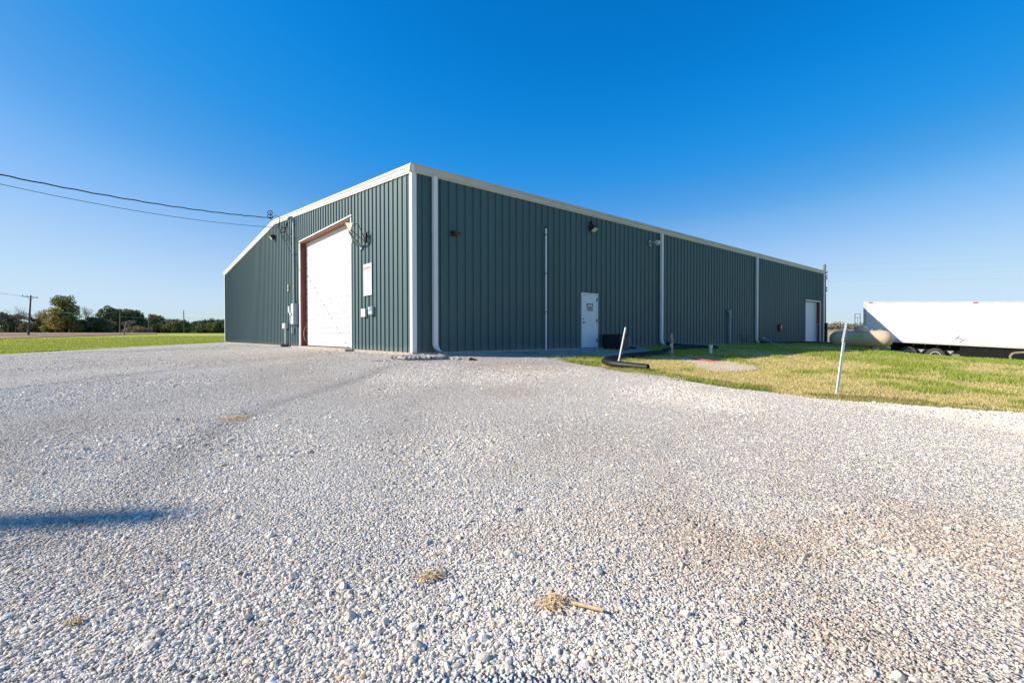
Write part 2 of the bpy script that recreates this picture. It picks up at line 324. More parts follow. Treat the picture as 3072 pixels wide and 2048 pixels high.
RL=star_radius(LOT,(CX,CY),angL,3,.24)
XL=CX+RL*np.cos(angL); YL=CY+RL*np.sin(angL)
inb=(XL>.05)&(YL>.05); 
fr=[.0001]+list(np.geomspace(.02,1,150))
GL=polar('gravel_lot',M['gravel'],(CX,CY),angL,lambda A,f_:RL*f_,fr,.022,skirt=.0)
vv=np.empty(len(GL.data.vertices)*3,np.float32); GL.data.vertices.foreach_get('co',vv); vv=vv.reshape(-1,3); md_,tk0=soil(vv[:,0],vv[:,1])
at0=GL.data.attributes.new('soil','FLOAT_COLOR','POINT'); at0.data.foreach_set('color',np.stack([md_*.9,tk0*.2,md_*0,md_*0+1],1).astype(np.float32).ravel())
def patch(name,poly,c,seed,amp,mat,zoff=.022,n=361):
    A=np.linspace(-math.pi,math.pi,n); r_=star_radius(poly,c,A,seed,amp)
    return polar(name,mat,c,A,lambda a,f_:r_*f_,[.0001]+list(np.linspace(.05,1,24)),zoff)
P2=[(2.6,.2),(2.4,-3.2),(4.2,-2.5),(6.5,-2.4),(8.6,-1.9),(10.6,-1.3),(11.2,-.6),(11.3,.2)]
P3=[(8.2,-4.3),(7.0,-4.3),(4.9,-6.3),(4.3,-6.95),(5.6,-7.2),(6.6,-7.0),(7.6,-6.1),(8.3,-5.2)]
patch('gravel_path',P2,(6,-1),21,.30,M['gravel'],.026)
patch('bare_soil_patch',P3,(6.4,-5.8),33,.42,M['bare'],.012)
def sector(name,mat,pl,pr_,r0,r1,zo,seed=1,amp=3):
    a0=math.atan2(*(fw+r2*((pl-1536)/1409.4)).yx); a1=math.atan2(*(fw+r2*((pr_-1536)/1409.4)).yx)
    A=np.linspace(a0,a1,240); R0=np.interp(A,[a1,a0],[r0[1],r0[0]])+amp*(fbm(A*40,A*0,seed)-.5)
    R1=np.interp(A,[a1,a0],[r1[1],r1[0]])
    return polar(name,mat,(CX,CY),A,lambda a,f_:R0+(R1-R0)*f_,list(np.linspace(0,1,90)**1.5),zo)
sector('plowed_field',M['field'],-900,470,(92,150),(520,600),.10)
sector('stubble_field',M['stubble'],2300,4400,(56,60),(900,900),.10,seed=8)
sector('road',M['concrete'],425,505,(152,152),(157,157),.16,amp=0)
# ------------------------------------------------------------------ metal building
B=empty('metal_building',(0,0,0),'long low green ribbed metal building with white trim, standing on the gravel lot','building')
def ribbed(axis,length,top,openings,pitch=.3048,out=-1,x_fix=0.):
    "vertical ribbed sheet; axis 'y' for the gable, 'x' for the long wall; openings = (a,b,h)"
    prof=[(0,0),(.013,.038),(.045,.038),(.060,0),(.140,0),(.147,.004),(.165,.004),(.172,0),(.215,0),(.222,.004),(.240,.004),(.247,0)]
    us=[]; k=0
    while k*pitch<length:
        for a,h in prof:
            u=k*pitch+a
            if .02<u<length-.02: us.append((u,h))
        k+=1
    us=[(0.,0.)]+us+[(length,0.)]
    for a,b,h in openings:
        for e in (a,b): us.append((e,0.)); 
    us.sort(); mb=MB(); 
    def ins(u):
        for a,b,h in openings:
            if a-1e-6<u<b+1e-6: return h
        return 0.
    for (u0,h0),(u1,h1) in zip(us,us[1:]):
        if u1-u0<1e-5: continue
        zb=ins((u0+u1)/2); q=[]
        for (u,h) in ((u0,h0),(u1,h1)):
            for z in (zb,top(u)):
                q.append((x_fix-h,u,z) if axis=='y' else (u,x_fix-h,z))
        mb.add(q,[(0,2,3,1)])
    mb.cm=1; k=0; rs=random.Random(5)
    while k*pitch<length-.1:
        u=k*pitch+.092
        for z in (.10,1.42,2.86,4.24,HE-.42):
            if z<ins(u) or z>top(u)-.3: continue
            zz_=z+rs.uniform(-.012,.012)
            if axis=='y': mb.box(x_fix-.006,x_fix-.001,u-.009,u+.009,zz_-.009,zz_+.009)
            else: mb.box(u-.009,u+.009,x_fix-.006,x_fix-.001,zz_-.009,zz_+.009)
        if k%3==0 and k:
            u=k*pitch+.0615
            if not ins(u):
                if axis=='y': mb.box(x_fix-.0035,x_fix-.0008,u,u+.004,0.005,top(u)-.02)
                else: mb.box(u,u+.004,x_fix-.0035,x_fix-.0008,0.005,top(u)-.02)
        k+=1
    return mb
gh=lambda y: HE+(HR-HE)*(1-abs(y-W/2)/(W/2))-.03
ribbed('y',W,gh,[(4.63,10.82,4.83)]).build('gable_wall',[M['green'],M['screw']],B)
ribbed('x',L,lambda x:HE-.05,[(7.30,8.29,2.16),(31.62,34.62,3.0)]).build('long_wall',[M['green'],M['screw']],B)
mb=MB(); mb.add([(L,0,0),(L,W,0),(L,W,HE-.05),(L,W/2,HR-.05),(L,0,HE-.05)],[(0,1,2,3,4)]); mb.add([(0,W,0),(L,W,0),(L,W,HE-.05),(0,W,HE-.05)],[(0,1,2,3)]); mb.build('rear_wall',M['green'],B)
mb=MB(); mb.prism([(0,HE-.06),(W/2,HR-.06),(W,HE-.06),(W,HE-.02),(W/2,HR-.02),(0,HE-.02)],(0.02,0,0),(L-.02,0,0),(0,1,0),(0,0,1)); mb.build('roof',M['galv'],B)
mb=MB(); mb.box(-.02,L+.02,-.02,W+.02,-.9,0); mb.build('foundation',M['concrete'],B)
# dark interior backing so nothing shows through openings: inner slab of each doorway is the door itself
gp=[(0,-.23),(.045,-.23),(.05,-.20),(.075,-.17),(.08,-.10),(.115,-.055),(.12,0),(0,0)]
mb=MB(); mb.prism(gp,(-.125,0,HE),(L+.12,0,HE),(0,-1,0),(0,0,1)); mb.prism([(.121,-.03),(.128,-.03),(.128,.012),(.121,.012)],(-.125,0,HE),(L+.12,0,HE),(0,-1,0),(0,0,1))
for x in (6.2,12.4,18.6,24.8,31): mb.prism([(p*1.02+.001,q*1.005) for p,q in gp],(x,0,HE),(x+.02,0,HE),(0,-1,0),(0,0,1))
mb.build('gutter',M['gutter'],B)
for s_,y0,y1,z0,z1 in ((0,-.12,W/2,HE-.01,HR),(1,W/2,W+.12,HR,HE-.01)):
    mb=MB(); mb.prism(gp,(0,y0,z0),(0,y1,z1),(-1,0,0),(0,0,1))
    for t in (.24,.46,.72): 
        y=y0+(y1-y0)*t; z=z0+(z1-z0)*t; mb.prism([(p*1.02+.001,q*1.006) for p,q in gp],(0,y,z),(0,y+.02,z+.02*(z1-z0)/(y1-y0)),(-1,0,0),(0,0,1))
    mb.build('rake_trim',M['white_trim'],B)
def ctrim(x,y,sx,sy,top):
    mb=MB(); a=.105; t=.044
    mb.prism([(sx*-t,sy*-t),(sx*a,sy*-t),(sx*a,sy*-.001),(sx*-.001,sy*-.001),(sx*-.001,sy*a),(sx*-t,sy*a)],(x,y,-.01),(x,y,top),(1,0,0),(0,1,0)); return mb
ctrim(0,0,1,1,HE-.235).build('corner_trim',M['white_trim'],B)
ctrim(0,W,1,-1,HE-.20).build('corner_trim',M['white_trim'],B)
ctrim(L,0,-1,1,HE-.235).build('corner_trim',M['white_trim'],B)
for i,x in enumerate((.68,12.78,23.10)):
    mb=MB(); w2=.07; y0,y1=-.165,-.055; mb.box(x-w2,x+w2,y0,y1,.22,HE-.23)
    # flared shoe kicking outward
    pts=[(x,.22),(x+.01,.12),(x+.05,.03),(x+.12,-.03)] if True else 0
    pr_=[(-w2,y0),(w2,y0),(w2,y1),(-w2,y1)]
    for (a0,a1) in (((0,.22),(.02,.10)),((.02,.10),(.09,.02))):
        vs=[(x+a0[0]+p,q-(.22-a0[1])*.5,a0[1]-(p*a0[0]*3)) for p,q in pr_]+[(x+a1[0]+p,q-(.22-a1[1])*.5,a1[1]-(p*a1[0]*3)) for p,q in pr_]
        mb.add(vs,[(0,1,5,4),(1,2,6,5),(2,3,7,6),(3,0,4,7),(0,1,2,3),(4,5,6,7)])
    for z in (3.72-.0,.42): mb.box(x-w2-.004,x+w2+.004,y0-.004,y1,z,z+.02)
    mb.build('downspout',M['white_trim'],B)
# big sectional door in the gable
D=MB().box(.275,.31,4.63,10.82,0.0,4.83).build('overhead_door',M['grey_box'],B)
mb=MB()
for k in range(8):
    z0=.012+k*.604; mb.box(.250,.274,4.63,10.80,z0,z0+.198); mb.box(.250,.274,4.63,10.80,z0+.216,z0+.586)
mb.build('door_section',M['white_door'],D)
MB().box(.235,.249,4.63,10.82,0,.05).build('bottom_seal',M['black_matt'],D)
for k in range(7): MB().box(.225,.249,10.62,10.71,.55+k*.604,.66+k*.604).build('hinge',M['galv'],D)
mb=MB().box(.0,.30,10.815,10.90,0,4.90); mb.build('door_jamb',M['rust_red'],B)
mb=MB().box(.0,.30,4.55,4.635,0,4.90); mb.build('door_jamb',M['rust_red'],B)
mb=MB().box(.0,.30,4.636,10.814,4.79,4.90); mb.build('door_header',M['pinkish'],B)
mb=MB(); mb.box(-.045,-.001,10.80,10.92,0,4.80); mb.box(-.045,-.001,4.55,4.63,0,4.80); mb.box(-.045,-.001,4.55,10.92,4.845,4.90); mb.build('door_trim',M['white_trim'],B)
MB().box(-.35,.3,4.4,11.0,-.3,.012).build('door_sill',M['concrete'],B)
mb=MB().tube(curve([(.22,10.7,.95),(.12,10.72,.8),(.09,10.72,.55),(.14,10.72,.3),(.22,10.7,.25)]),.014,6); mb.build('pull_rope',M['straw'],D)
# personnel door
mb=MB(); x0,x1=7.30,8.29
mb.box(x0,x0+.05,-.05,.05,0,2.12); mb.box(x1-.05,x1,-.05,.05,0,2.12); mb.box(x0-.01,x1+.01,-.055,.05,2.12,2.17); F_=mb.build('door_frame',M['white_trim'],B)
PD=MB().box(x0+.055,x1-.055,-.025,.02,.02,2.115).build('entry_door',M['person_door'],B)
for z in (.22,1.02,1.86): MB().box(x1-.075,x1-.045,-.058,-.026,z,z+.13).build('hinge',M['bronze'],PD)
mb=MB(); mb.tube([(x0+.11,-.026,1.0),(x0+.11,-.075,1.0)],.028,10); mb.tube([(x0+.11,-.07,1.0),(x0+.22,-.08,1.005)],.011,6); mb.build('lever_handle',M['bronze'],PD); MB().tube([(x0+.11,-.027,1.14),(x0+.11,-.05,1.14)],.025,10).build('deadbolt',M['bronze'],PD)
mb=MB(); mb.box(x0+.3,x1-.28,-.032,-.0255,1.46,1.76); mb.cm=1; mb.box(x0+.31,x1-.29,-.035,-.0325,1.72,1.75); mb.box(x0+.31,x0+.36,-.035,-.0325,1.64,1.72); mb.box(x1-.34,x1-.29,-.035,-.0325,1.66,1.72)
mb.box(x0+.37,x1-.35,-.035,-.0325,1.61,1.625); mb.cm=2
for z in (1.47,1.51,1.55,1.585): mb.box(x0+.33,x1-.31,-.035,-.0325,z,z+.018)
mb.build('door_sign',[M['grey_print'],M['dark_print'],M['dark_print']],PD)
MB().box(x0-.05,x1+.05,-.09,.0,-.12,-.003).build('door_step',M['concrete'],B)
# far roll-up door
RD=MB().box(31.62,34.62,.22,.26,0,3.0).build('roll_up_door',M['person_door'],B)
mb=MB()
for k in range(12): mb.box(31.66,34.6,.205,.2199,.01+k*.25,.235+k*.25)
mb.build('door_slat',M['person_door'],RD)
MB().box(34.60,34.68,0,.25,0,3.05).build('door_jamb',M['rust_red'],B)
MB().box(31.55,31.63,0,.25,0,3.05).build('door_jamb',M['rust_red'],B)
MB().box(31.55,34.68,.0,.25,2.99,3.06).build('door_header',M['rust_red'],B)
mb=MB(); mb.box(34.62,34.70,-.045,-.001,0,3.0); mb.box(31.55,34.70,-.045,-.001,3.0,3.07); mb.build('door_trim',M['white_trim'],B)
MB().box(30.9,35.6,-1.3,.0,-.3,-.025).build('door_apron',M['concrete'],B)
# ------------------------------------------------------------------ fixtures on the gable
def flood(name,x,y,z,nx,ny,label,sc=1.):
    "wedge-shaped wall pack light facing (nx,ny)"
    e=empty(name,(x,y,z),label,'light',rz=math.atan2(ny,nx))
    T=Matrix.Translation((x,y,z))@Matrix.Rotation(math.atan2(ny,nx),4,'Z')@Matrix.Scale(sc,4)
    def put(mb): mb.v=[tuple(T@Vector(v)) for v in mb.v]; return mb
    mb=MB(); mb.prism([(0.03,-.16),(.16,-.16),(.30,.02),(.30,.10),(.03,.16)],(0,-.17,0),(0,.17,0),(1,0,0),(0,0,1)); put(mb).build('housing',M['bronze'],e)
    mb=MB(); mb.prism([(.165,-.165),(.185,-.165),(.312,.012),(.302,.02)],(0,-.14,0),(0,.14,0),(1,0,0),(0,0,1)); put(mb).build('lens',M['lens'],e)
    mb=MB(); mb.box(0,.03,-.1,.1,-.12,.12); put(mb).build('mounting_plate',M['bronze'],e)
    return e
flood('wall_light',-.03,15.29,5.78-.0,-1,0,'dark wedge light with pale lens, high on the sunlit gable below the ridge',.8)
# flood light on the long wall (bulb housing with tilted lens)
e=empty('wall_light',(7.9,0,4.85),'dark light with tilted pale lens, on the long wall above the entry door','light')
MB().box(7.82,7.98,-.12,-.03,4.86,5.02,.01).build('mounting_box',M['bronze'],e)
mb=MB(); mb.prism([(.04,-.08),(.10,-.16),(.28,-.05),(.25,.08),(.08,.08)],(7.76,0,4.77),(8.04,0,4.77),(0,-1,0),(0,0,1)); mb.build('housing',M['bronze'],e)
mb=MB(); mb.prism([(.104,-.158),(.114,-.170),(.291,-.052),(.283,-.047)],(7.78,0,4.77),(8.02,0,4.77),(0,-1,0),(0,0,1)); mb.build('lens',M['lens'],e)
e=empty('wall_light',(1.41,0,3.66),'small dark hooded wall light on the shaded long wall near the corner downspout','light')
mb=MB(); mb.prism([(.03,-.03),(.24,-.07),(.26,0),(.05,.06),(.03,.06)],(1.3,0,3.66),(1.52,0,3.66),(0,-1,0),(0,0,1)); mb.build('hood',M['bronze'],e)
MB().box(1.33,1.49,-.035,-.0,3.56,3.72).build('mounting_plate',M['bronze'],e)
# service mast, weatherhead
e=empty('service_mast',(-.1,11.55,4),'tall grey conduit mast with curved weatherhead, left of the big white door','conduit')
mb=MB(); mb.tube([(-.11,11.5,2.0),(-.11,11.5,5.95)],.05,10); mb.build('pipe',M['galv'],e)
mb=MB(); mb.tube(curve([(-.11,11.5,5.93),(-.13,11.5,6.03),(-.22,11.55,6.10),(-.34,11.62,6.02)],5),[.055,.058,.06,.062,.065,.068,.07,.07,.07,.07,.07,.07,.07,.07,.068,.06],10); mb.build('weatherhead',M['grey_box'],e)
for z in (2.12,4.4): MB().box(-.175,-.03,11.42,11.58,z,z+.04).build('strap',M['galv'],e)
# meter cabinet
e=empty('meter_cabinet',(-.12,11.35,1.5),'grey steel service cabinet beside the white door trim, under the tall mast','electrical box')
MB().box(-.25,-.03,11.08,11.50,1.02,2.02,.008).build('cabinet',M['grey_box'],e)
MB().box(-.265,-.2505,11.10,11.48,1.04,2.0,.004).build('cover',M['grey_light'],e)
MB().tube([(-.265,11.36,1.52),(-.34,11.36,1.52)],.075,14).build('meter',M['lens'],e)
e=empty('disconnect_box',(-.1,12.2,1.7),'small pale switch box with bent conduit, left of the grey service cabinet','electrical box')
MB().box(-.2,-.03,11.98,12.22,1.60,1.92,.006).build('box',M['grey_light'],e)
MB().tube(curve([(-.12,12.1,1.6),(-.12,12.1,1.3),(-.12,12.0,1.1),(-.12,11.75,1.06),(-.12,11.5,1.08)]),.025,8).build('conduit',M['grey_light'],e)
MB().tube([(-.12,12.02,1.35),(-.12,12.02,1.2)],.02,8).build('conduit_stub',M['grey_light'],e)
e=empty('junction_box',(-.08,11.95,.8),'narrow pale junction box low on the gable below the switch box','electrical box')
MB().box(-.13,-.03,11.80,11.93,.62,.88,.004).build('box',M['grey_light'],e); MB().box(-.14,-.131,11.81,11.92,.64,.86,.003).build('cover',M['grey_box'],e)
e=empty('telephone_box',(-.1,13.0,.9),'pale utility box with thin conduits running down to the gravel, low on the gable','electrical box')
MB().box(-.17,-.03,12.85,13.40,.85,1.12,.006).build('box',M['grey_light'],e)
MB().box(-.185,-.1705,12.98,13.2,.87,1.10,.004).build('cover',M['tan_enamel'],e)
for y in (12.95,13.1,13.25): MB().tube([(-.1,y,.85),(-.1,y,-.1)],.02,6).build('conduit',M['grey_light'],e)
mb=MB(); mb.tube(curve([(-.1,13.4,-.02),(-.25,13.2,.05),(-.2,12.9,.03),(-.12,12.6,.06),(-.2,12.4,-.05)]),.05,8); mb.box(-.28,-.05,12.9,13.3,-.1,.06,.02); tag(mb.build('cable_boot',M['black_matt']),'black rubber boot on the gravel under the thin conduits','cable boot')
e=empty('outlet_cover',(-.05,12.75,2.85),'small tan cover plate on the gable left of the mast','cover plate')
MB().box(-.06,-.03,12.66,12.84,2.70,3.02,.004).build('plate',M['tan_enamel'],e); MB().box(-.075,-.0605,12.70,12.80,2.78,2.94,.003).build('socket',M['concrete'],e)
# notice board
e=empty('notice_sign',(-.06,3.09,2.4),'tall white notice sign with red heading, on the gable right of the big white door','sign')
MB().box(-.055,-.033,2.76,3.42,1.86,2.94,.003).build('board',M['white_trim'],e)
mb=MB(); X_=-.0575
for (a,b,z,h) in ((2.80,3.39,2.865,.012),(2.80,3.39,2.72,.012)): mb.box(X_,X_+.002,a,b,z,z+h)
y=3.36
for w_ in (.07,.06,.05,.075,.05,.06,.05):
    mb.box(X_,X_+.002,y-w_,y,2.75,2.845); y-=w_+.02
mb.build('heading',M['red_print'],e)
mb=MB(); z=2.66
while z>1.92:
    y=3.36
    while y>2.86:
        w_=random.uniform(.04,.12); mb.box(X_,X_+.002,max(y-w_,2.8),y,z,z+.016); y-=w_+.018
        if random.random()<.06: break
    z-=random.choice([.034,.034,.06])
mb.build('small_print',M['grey_print'],e)
e=empty('timer_box',(-.07,3.39,1.28),'white two-row box below and left of the notice sign','electrical box')
MB().box(-.10,-.033,3.22,3.56,1.14,1.42,.006).build('box',M['white_trim'],e)
for y,z in ((3.5,1.28),(3.27,1.29),(3.27,1.38)): MB().box(-.108,-.1005,y-.025,y+.025,z-.006,z+.008).build('latch',M['grey_print'],e)
e=empty('keypad_box',(-.08,2.74,1.33),'grey electrical box with small window, right of the white box on the gable','electrical box')
MB().box(-.12,-.033,2.56,2.92,1.19,1.47,.008).build('box',M['grey_box'],e)
MB().box(-.128,-.1205,2.78,2.86,1.35,1.44,.003).build('window',M['lens'],e); MB().box(-.128,-.1205,2.59,2.72,1.34,1.45,.003).build('cover',M['blue'] if 0 else M['grey_box'],e)
MB().box(-.127,-.1205,2.60,2.88,1.22,1.31,.003).build('cover_plate',M['grey_light'],e)
# yard light on bent arm
e=empty('yard_light',(0,3.62,3.6),'bent pipe arm with triangular tan lamp head at the big door upper corner','light')
H=Vector((-.58,3.29,4.34))
MB().tube(curve([(-.03,3.62,3.58),(-.22,3.56,3.72),(-.42,3.46,3.86),(-.55,3.38,3.98),(-.57,3.34,4.10)],6),.035,8).build('arm',M['galv'],e)
mb=MB(); mb.add([(-.66,3.50,4.30),(-.52,3.18,4.26),(-.58,3.27,3.98),(-.62,3.50,4.32),(-.48,3.18,4.28),(-.54,3.27,4.00)],[(0,1,2),(3,5,4),(0,3,4,1),(1,4,5,2),(2,5,3,0)]); mb.build('lamp_head',M['tan_enamel'],e)
mb=MB(); mb.tube([(-.56,3.25,4.12),(-.36,3.25,4.28),(-.30,3.22,4.24),(-.03,3.28,3.72)],.012,6); mb.build('brace',M['bronze'],e)
MB().tube([(-.56,3.25,4.04),(-.03,3.28,3.70)],.012,6).build('brace',M['bronze'],e)
MB().box(-.06,-.03,3.22,3.38,3.72,4.05).build('wall_bracket',M['bronze'],e); MB().box(-.06,-.03,3.55,3.70,3.50,3.66).build('wall_bracket',M['galv'],e)
e=empty('photocell',(-.05,4.25,3.85),'small grey sensor can beside the upper right door corner','sensor')
MB().tube([(-.03,4.2,3.85),(-.13,4.2,3.85)],.03,8).build('stem',M['galv'],e); MB().tube([(-.13,4.2,3.78),(-.13,4.2,3.95)],.045,10).build('can',M['tan_enamel'],e)
# wires
def sagline(A,Bp,a,b,r,n=60,wob=0):
    A=Vector(A); pts=[]
    for i in range(n+1):
        t=i/n; pts.append((A.x+(Bp[0]-A.x)*t,A.y+(Bp[1]-A.y)*t,A.z+a*t+b*t*t+wob*math.sin(i*1.9)))
    return pts
PB=(-22.2,1.45)
e=tag(MB().tube(sagline((-.1,15.5,6.85),PB,-4.691,4.152,0,90,.012),.022,6).build('service_cable',M['black_matt']),'thick black service cable running from the ridge of the gable out to the left','cable')
wp=sagline((-.08,12.3,5.75),PB,0,0,0,60); 
L2=[]
for i,p in enumerate(wp):
    t=i/60; L2.append((p[0],p[1],5.75-4.342*t+5.706*t*t))
tag(MB().tube(L2,.009,5).build('phone_line',M['black_matt']),'thin dark line below the thick cable, ending beside the mast','cable')
e=empty('insulator_bracket',(-.1,15.5,6.72),'black coiled cable dead-end on a rod at the gable ridge','bracket')
mb=MB(); mb.tube(curve([(-.1,15.4,6.72),(-.14,15.65,6.84),(-.15,15.7,7.2)]),.02,6); mb.build('rod',M['black_matt'],e)
for zc in (6.94,7.14):
    mb=MB(); mb.tube([(-.18+rt.x*.13*math.cos(t),15.62+rt.y*.13*math.cos(t),zc+.105*math.sin(t)) for t in np.linspace(0,2*math.pi,17)],.02,6); mb.build('coil',M['black_matt'],e)
for k,(dy,dz,rr_) in enumerate(((0,0,.42),(.06,.05,.36),(-.04,-.06,.30))):
    pts=[(-.14,15.4,6.80),(-.2,14.4,6.74),(-.2,13.6,6.45),(-.24,13.5+dy,6.0+dz),(-.24,12.9,5.62+dz-.1*k),(-.24,12.3+dy,5.72+dz),(-.26,11.9,5.98),(-.3,11.65,6.02)]
    tag(MB().tube(curve(pts,7),.013,5).build('cable_loop',M['black_matt']),('outermost','middle','innermost')[k]+' black drip loop cable sagging between ridge and weatherhead','cable','drip loops at the weatherhead')
tag(MB().tube(curve([(-.06,13.7,6.1),(-.06,13.9,5.6),(-.07,13.4,5.35),(-.07,12.4,5.3),(-.07,12.2,5.0),(-.07,11.9,4.85),(-.07,11.7,5.1)],7),.009,5).build('thin_wire',M['black_matt']),'thin loose wire curling down the gable under the drip loops','cable')
# ------------------------------------------------------------------ fixtures on the long wall
e=empty('vent_pipe',(5.32,-.1,2),'slim white vertical pipe strapped to the shaded long wall','pipe')
MB().tube([(5.316,-.09,-.12),(5.316,-.09,4.36)],.032,10).build('pipe',M['white_pvc'],e)
MB().tube([(5.316,-.09,4.36),(5.316,-.09,4.42)],.038,10).build('cap',M['black'],e)
for z in (4.12,2.72,1.33): MB().box(5.25,5.38,-.128,-.03,z,z+.025).build('strap',M['bronze'],e)
e=empty('exhaust_pipe',(12.3,0,4.68),'short grey elbow pipe jutting from the long wall beside the second downspout','pipe')
mb=MB(); mb.tube([(11.95,-.03,4.66),(11.95,-.05,4.66)],.13,14); mb.build('flange',M['galv'],e)
mb=MB(); mb.tube(curve([(11.95,-.05,4.66),(11.95,-.2,4.66),(11.98,-.30,4.67),(12.06,-.33,4.67)],5),.06,10); mb.build('elbow',M['galv'],e)
mb=MB(); mb.tube([(12.05,-.33,4.67),(12.14,-.33,4.67)],.11,14); mb.build('cap',M['white_pvc'],e)
e=empty('riser_pipe',(19.57,-.12,1),'grey riser pipe with a fitting on top, standing against the long wall','pipe')
MB().tube([(19.57,-.12,-.15),(19.57,-.12,1.62)],.055,10).build('pipe',M['grey_box'],e)
MB().tube([(19.57,-.12,1.55),(19.57,-.12,1.9)],.085,10).build('fitting',M['grey_box'],e); MB().tube([(19.3,-.1,1.78),(19.57,-.12,1.78)],.05,8).build('side_outlet',M['grey_box'],e)
e=empty('fire_extinguisher',(26.58,-.12,1),'red fire extinguisher hung on the long wall','fire extinguisher')
MB().tube([(26.58,-.13,.74),(26.58,-.13,.77),(26.58,-.13,1.12),(26.58,-.13,1.17),(26.58,-.13,1.2)],[.08,.09,.09,.06,.03],12).build('cylinder',M['red'],e)
MB().box(26.53,26.66,-.17,-.09,1.2,1.27).build('valve',M['black'],e); MB().tube(curve([(26.54,-.13,1.22),(26.46,-.14,1.15),(26.47,-.15,.95)]),.015,6).build('hose',M['black'],e)
MB().box(26.53,26.63,-.226,-.2195,.98,1.1).build('instruction_label',M['white_trim'],e)
e=empty('hose_bib',(21.6,-.08,.4),'pair of small outdoor taps low on the long wall','tap')
for x in (21.35,21.85):
    MB().tube([(x,-.03,.38),(x,-.13,.38),(x,-.15,.32)],.02,6).build('spout',M['rusty'],e); MB().tube([(x,-.12,.44),(x,-.13,.44)],.05,8).build('handle',M['bronze'],e)
for x in (21.3,21.9): MB().tube([(x,-.05,-.05),(x,-.05,.38)],.018,6).build('supply_pipe',M['bronze'],e)
# bin
e=empty('storage_bin',(8.8,-.5,0),'black rectangular box with a flat lid, on the ground right of the entry door','bin')
z0=-.14
MB().box(8.55,9.12,-.92,-.12,z0,.50,.01).build('body',M['black'],e); MB().box(8.52,9.15,-.95,-.1,.50,.54,.008).build('lid',M['black'],e)
mb=MB(); mb.box(8.6,9.08,-.932,-.9205,-.08,.44); mb.build('front_panel',M['bronze'],e)
for y in (-.9,-.15):
    MB().tube([(9.17,y,z0),(9.17,y,.52)],.012,6).build('corner_rod',M['galv'],e)
tag(MB().tube(curve([(9.3,-.35,-.05),(9.9,-.3,-.03),(10.3,-.45,-.06),(9.8,-.55,-.06),(9.35,-.5,-.05)]),.05,8).build('hose_coil',M['black_matt']),'low black bundle of hose on the ground right of the black box','hose')
# white straw bale / gravel bits along wall
# ------------------------------------------------------------------ drain pipes on the ground
def corr(pts,r,name,label,n=14,cat='drain pipe',solid=False,pitch=.04):
    P=curve(pts,12); Q=[P[0]]; 
    # resample evenly for the corrugation
    d=[0]
    for a,b in zip(P,P[1:]): d.append(d[-1]+(b-a).length)
    T=d[-1]; k=int(T/(pitch/2)); out=[]; rs=[]; j=0
    for i in range(k+1):
        s_=T*i/k
        while j<len(d)-2 and d[j+1]<s_: j+=1
        f_=(s_-d[j])/max(1e-6,d[j+1]-d[j]); out.append(P[j].lerp(P[j+1],f_)); rs.append(r*(1.0 if i%2 else .86))
    mb=MB(); mb.tube(out,rs,n,caps=False); mb.tube(out,[q*.85 for q in rs],n,caps=False)
    return tag(mb.build(name,M['black']),label,cat)
def gp_(x,y,h): return (x,y,g(x,y)+h)
corr([(12.92,-.26,.14),(13.15,-.55,.06),gp_(13.5,-.9,.10),gp_(14.2,-1.2,.09),gp_(14.6,-1.6,.09),gp_(14.0,-2.1,.09),gp_(12.2,-1.95,.09),gp_(10.6,-1.95,.09),gp_(9.4,-2.35,.09),gp_(8.6,-2.95,.09),gp_(7.3,-3.2,.09),gp_(5.9,-3.3,.09),gp_(4.7,-3.72,.09),gp_(3.55,-4.2,.09),gp_(3.1,-4.65,.085),gp_(3.0,-5.1,.085),gp_(3.1,-5.85,.085)],.088,'corrugated_drain_pipe','long black corrugated pipe snaking over the grass from the second downspout')
corr([(23.2,-.3,.05),gp_(24.2,-.5,.09),gp_(27,-.55,.09),gp_(29.5,-1.2,.09),gp_(31.5,-2.4,.09),gp_(34,-3.0,.09)],.10,'corrugated_drain_pipe','black corrugated pipe lying beside the third downspout towards the tank',12,pitch=.06)
e=empty('loose_pvc_pipe',(22.5,-1.5,-.1),'thin white plastic pipe slanting from the wall down onto the grass near the third downspout','pipe')
MB().tube([(23.7,-.25,.30),(22.6,-1.1,.12),(21.9,-1.4,.06),(19.7,-3.1,g(19.7,-3.1)+.04)],.035,8).build('pipe',M['white_pvc'],e)
MB().tube([(23.85,-.14,.30),(23.65,-.3,.30)],.06,8).build('fitting',M['white_pvc'],e)
tag(MB().prism([(0,0),(.12,.01),(.12,.04),(0,.03)],(29.2,-.9,-.12),(31.3,-.6,-.04),(0,-1,0),(0,0,1)).build('white_board',M['white_trim']),'flat white board lying at the foot of the wall before the roll-up door','board')
e=empty('stand_pipe',(32.0,-.6,0),'slim dark stand pipe with hooked top in front of the far roll-up door','pipe')
MB().tube(curve([(32.0,-.6,-.1),(32.0,-.6,.9),(32.0,-.6,1.2),(32.05,-.6,1.28),(32.2,-.6,1.28)],4),.035,8).build('pipe',M['grey_box'],e); MB().box(31.8,32.2,-.8,-.4,-.12,.05,.02).build('base',M['black_matt'],e)
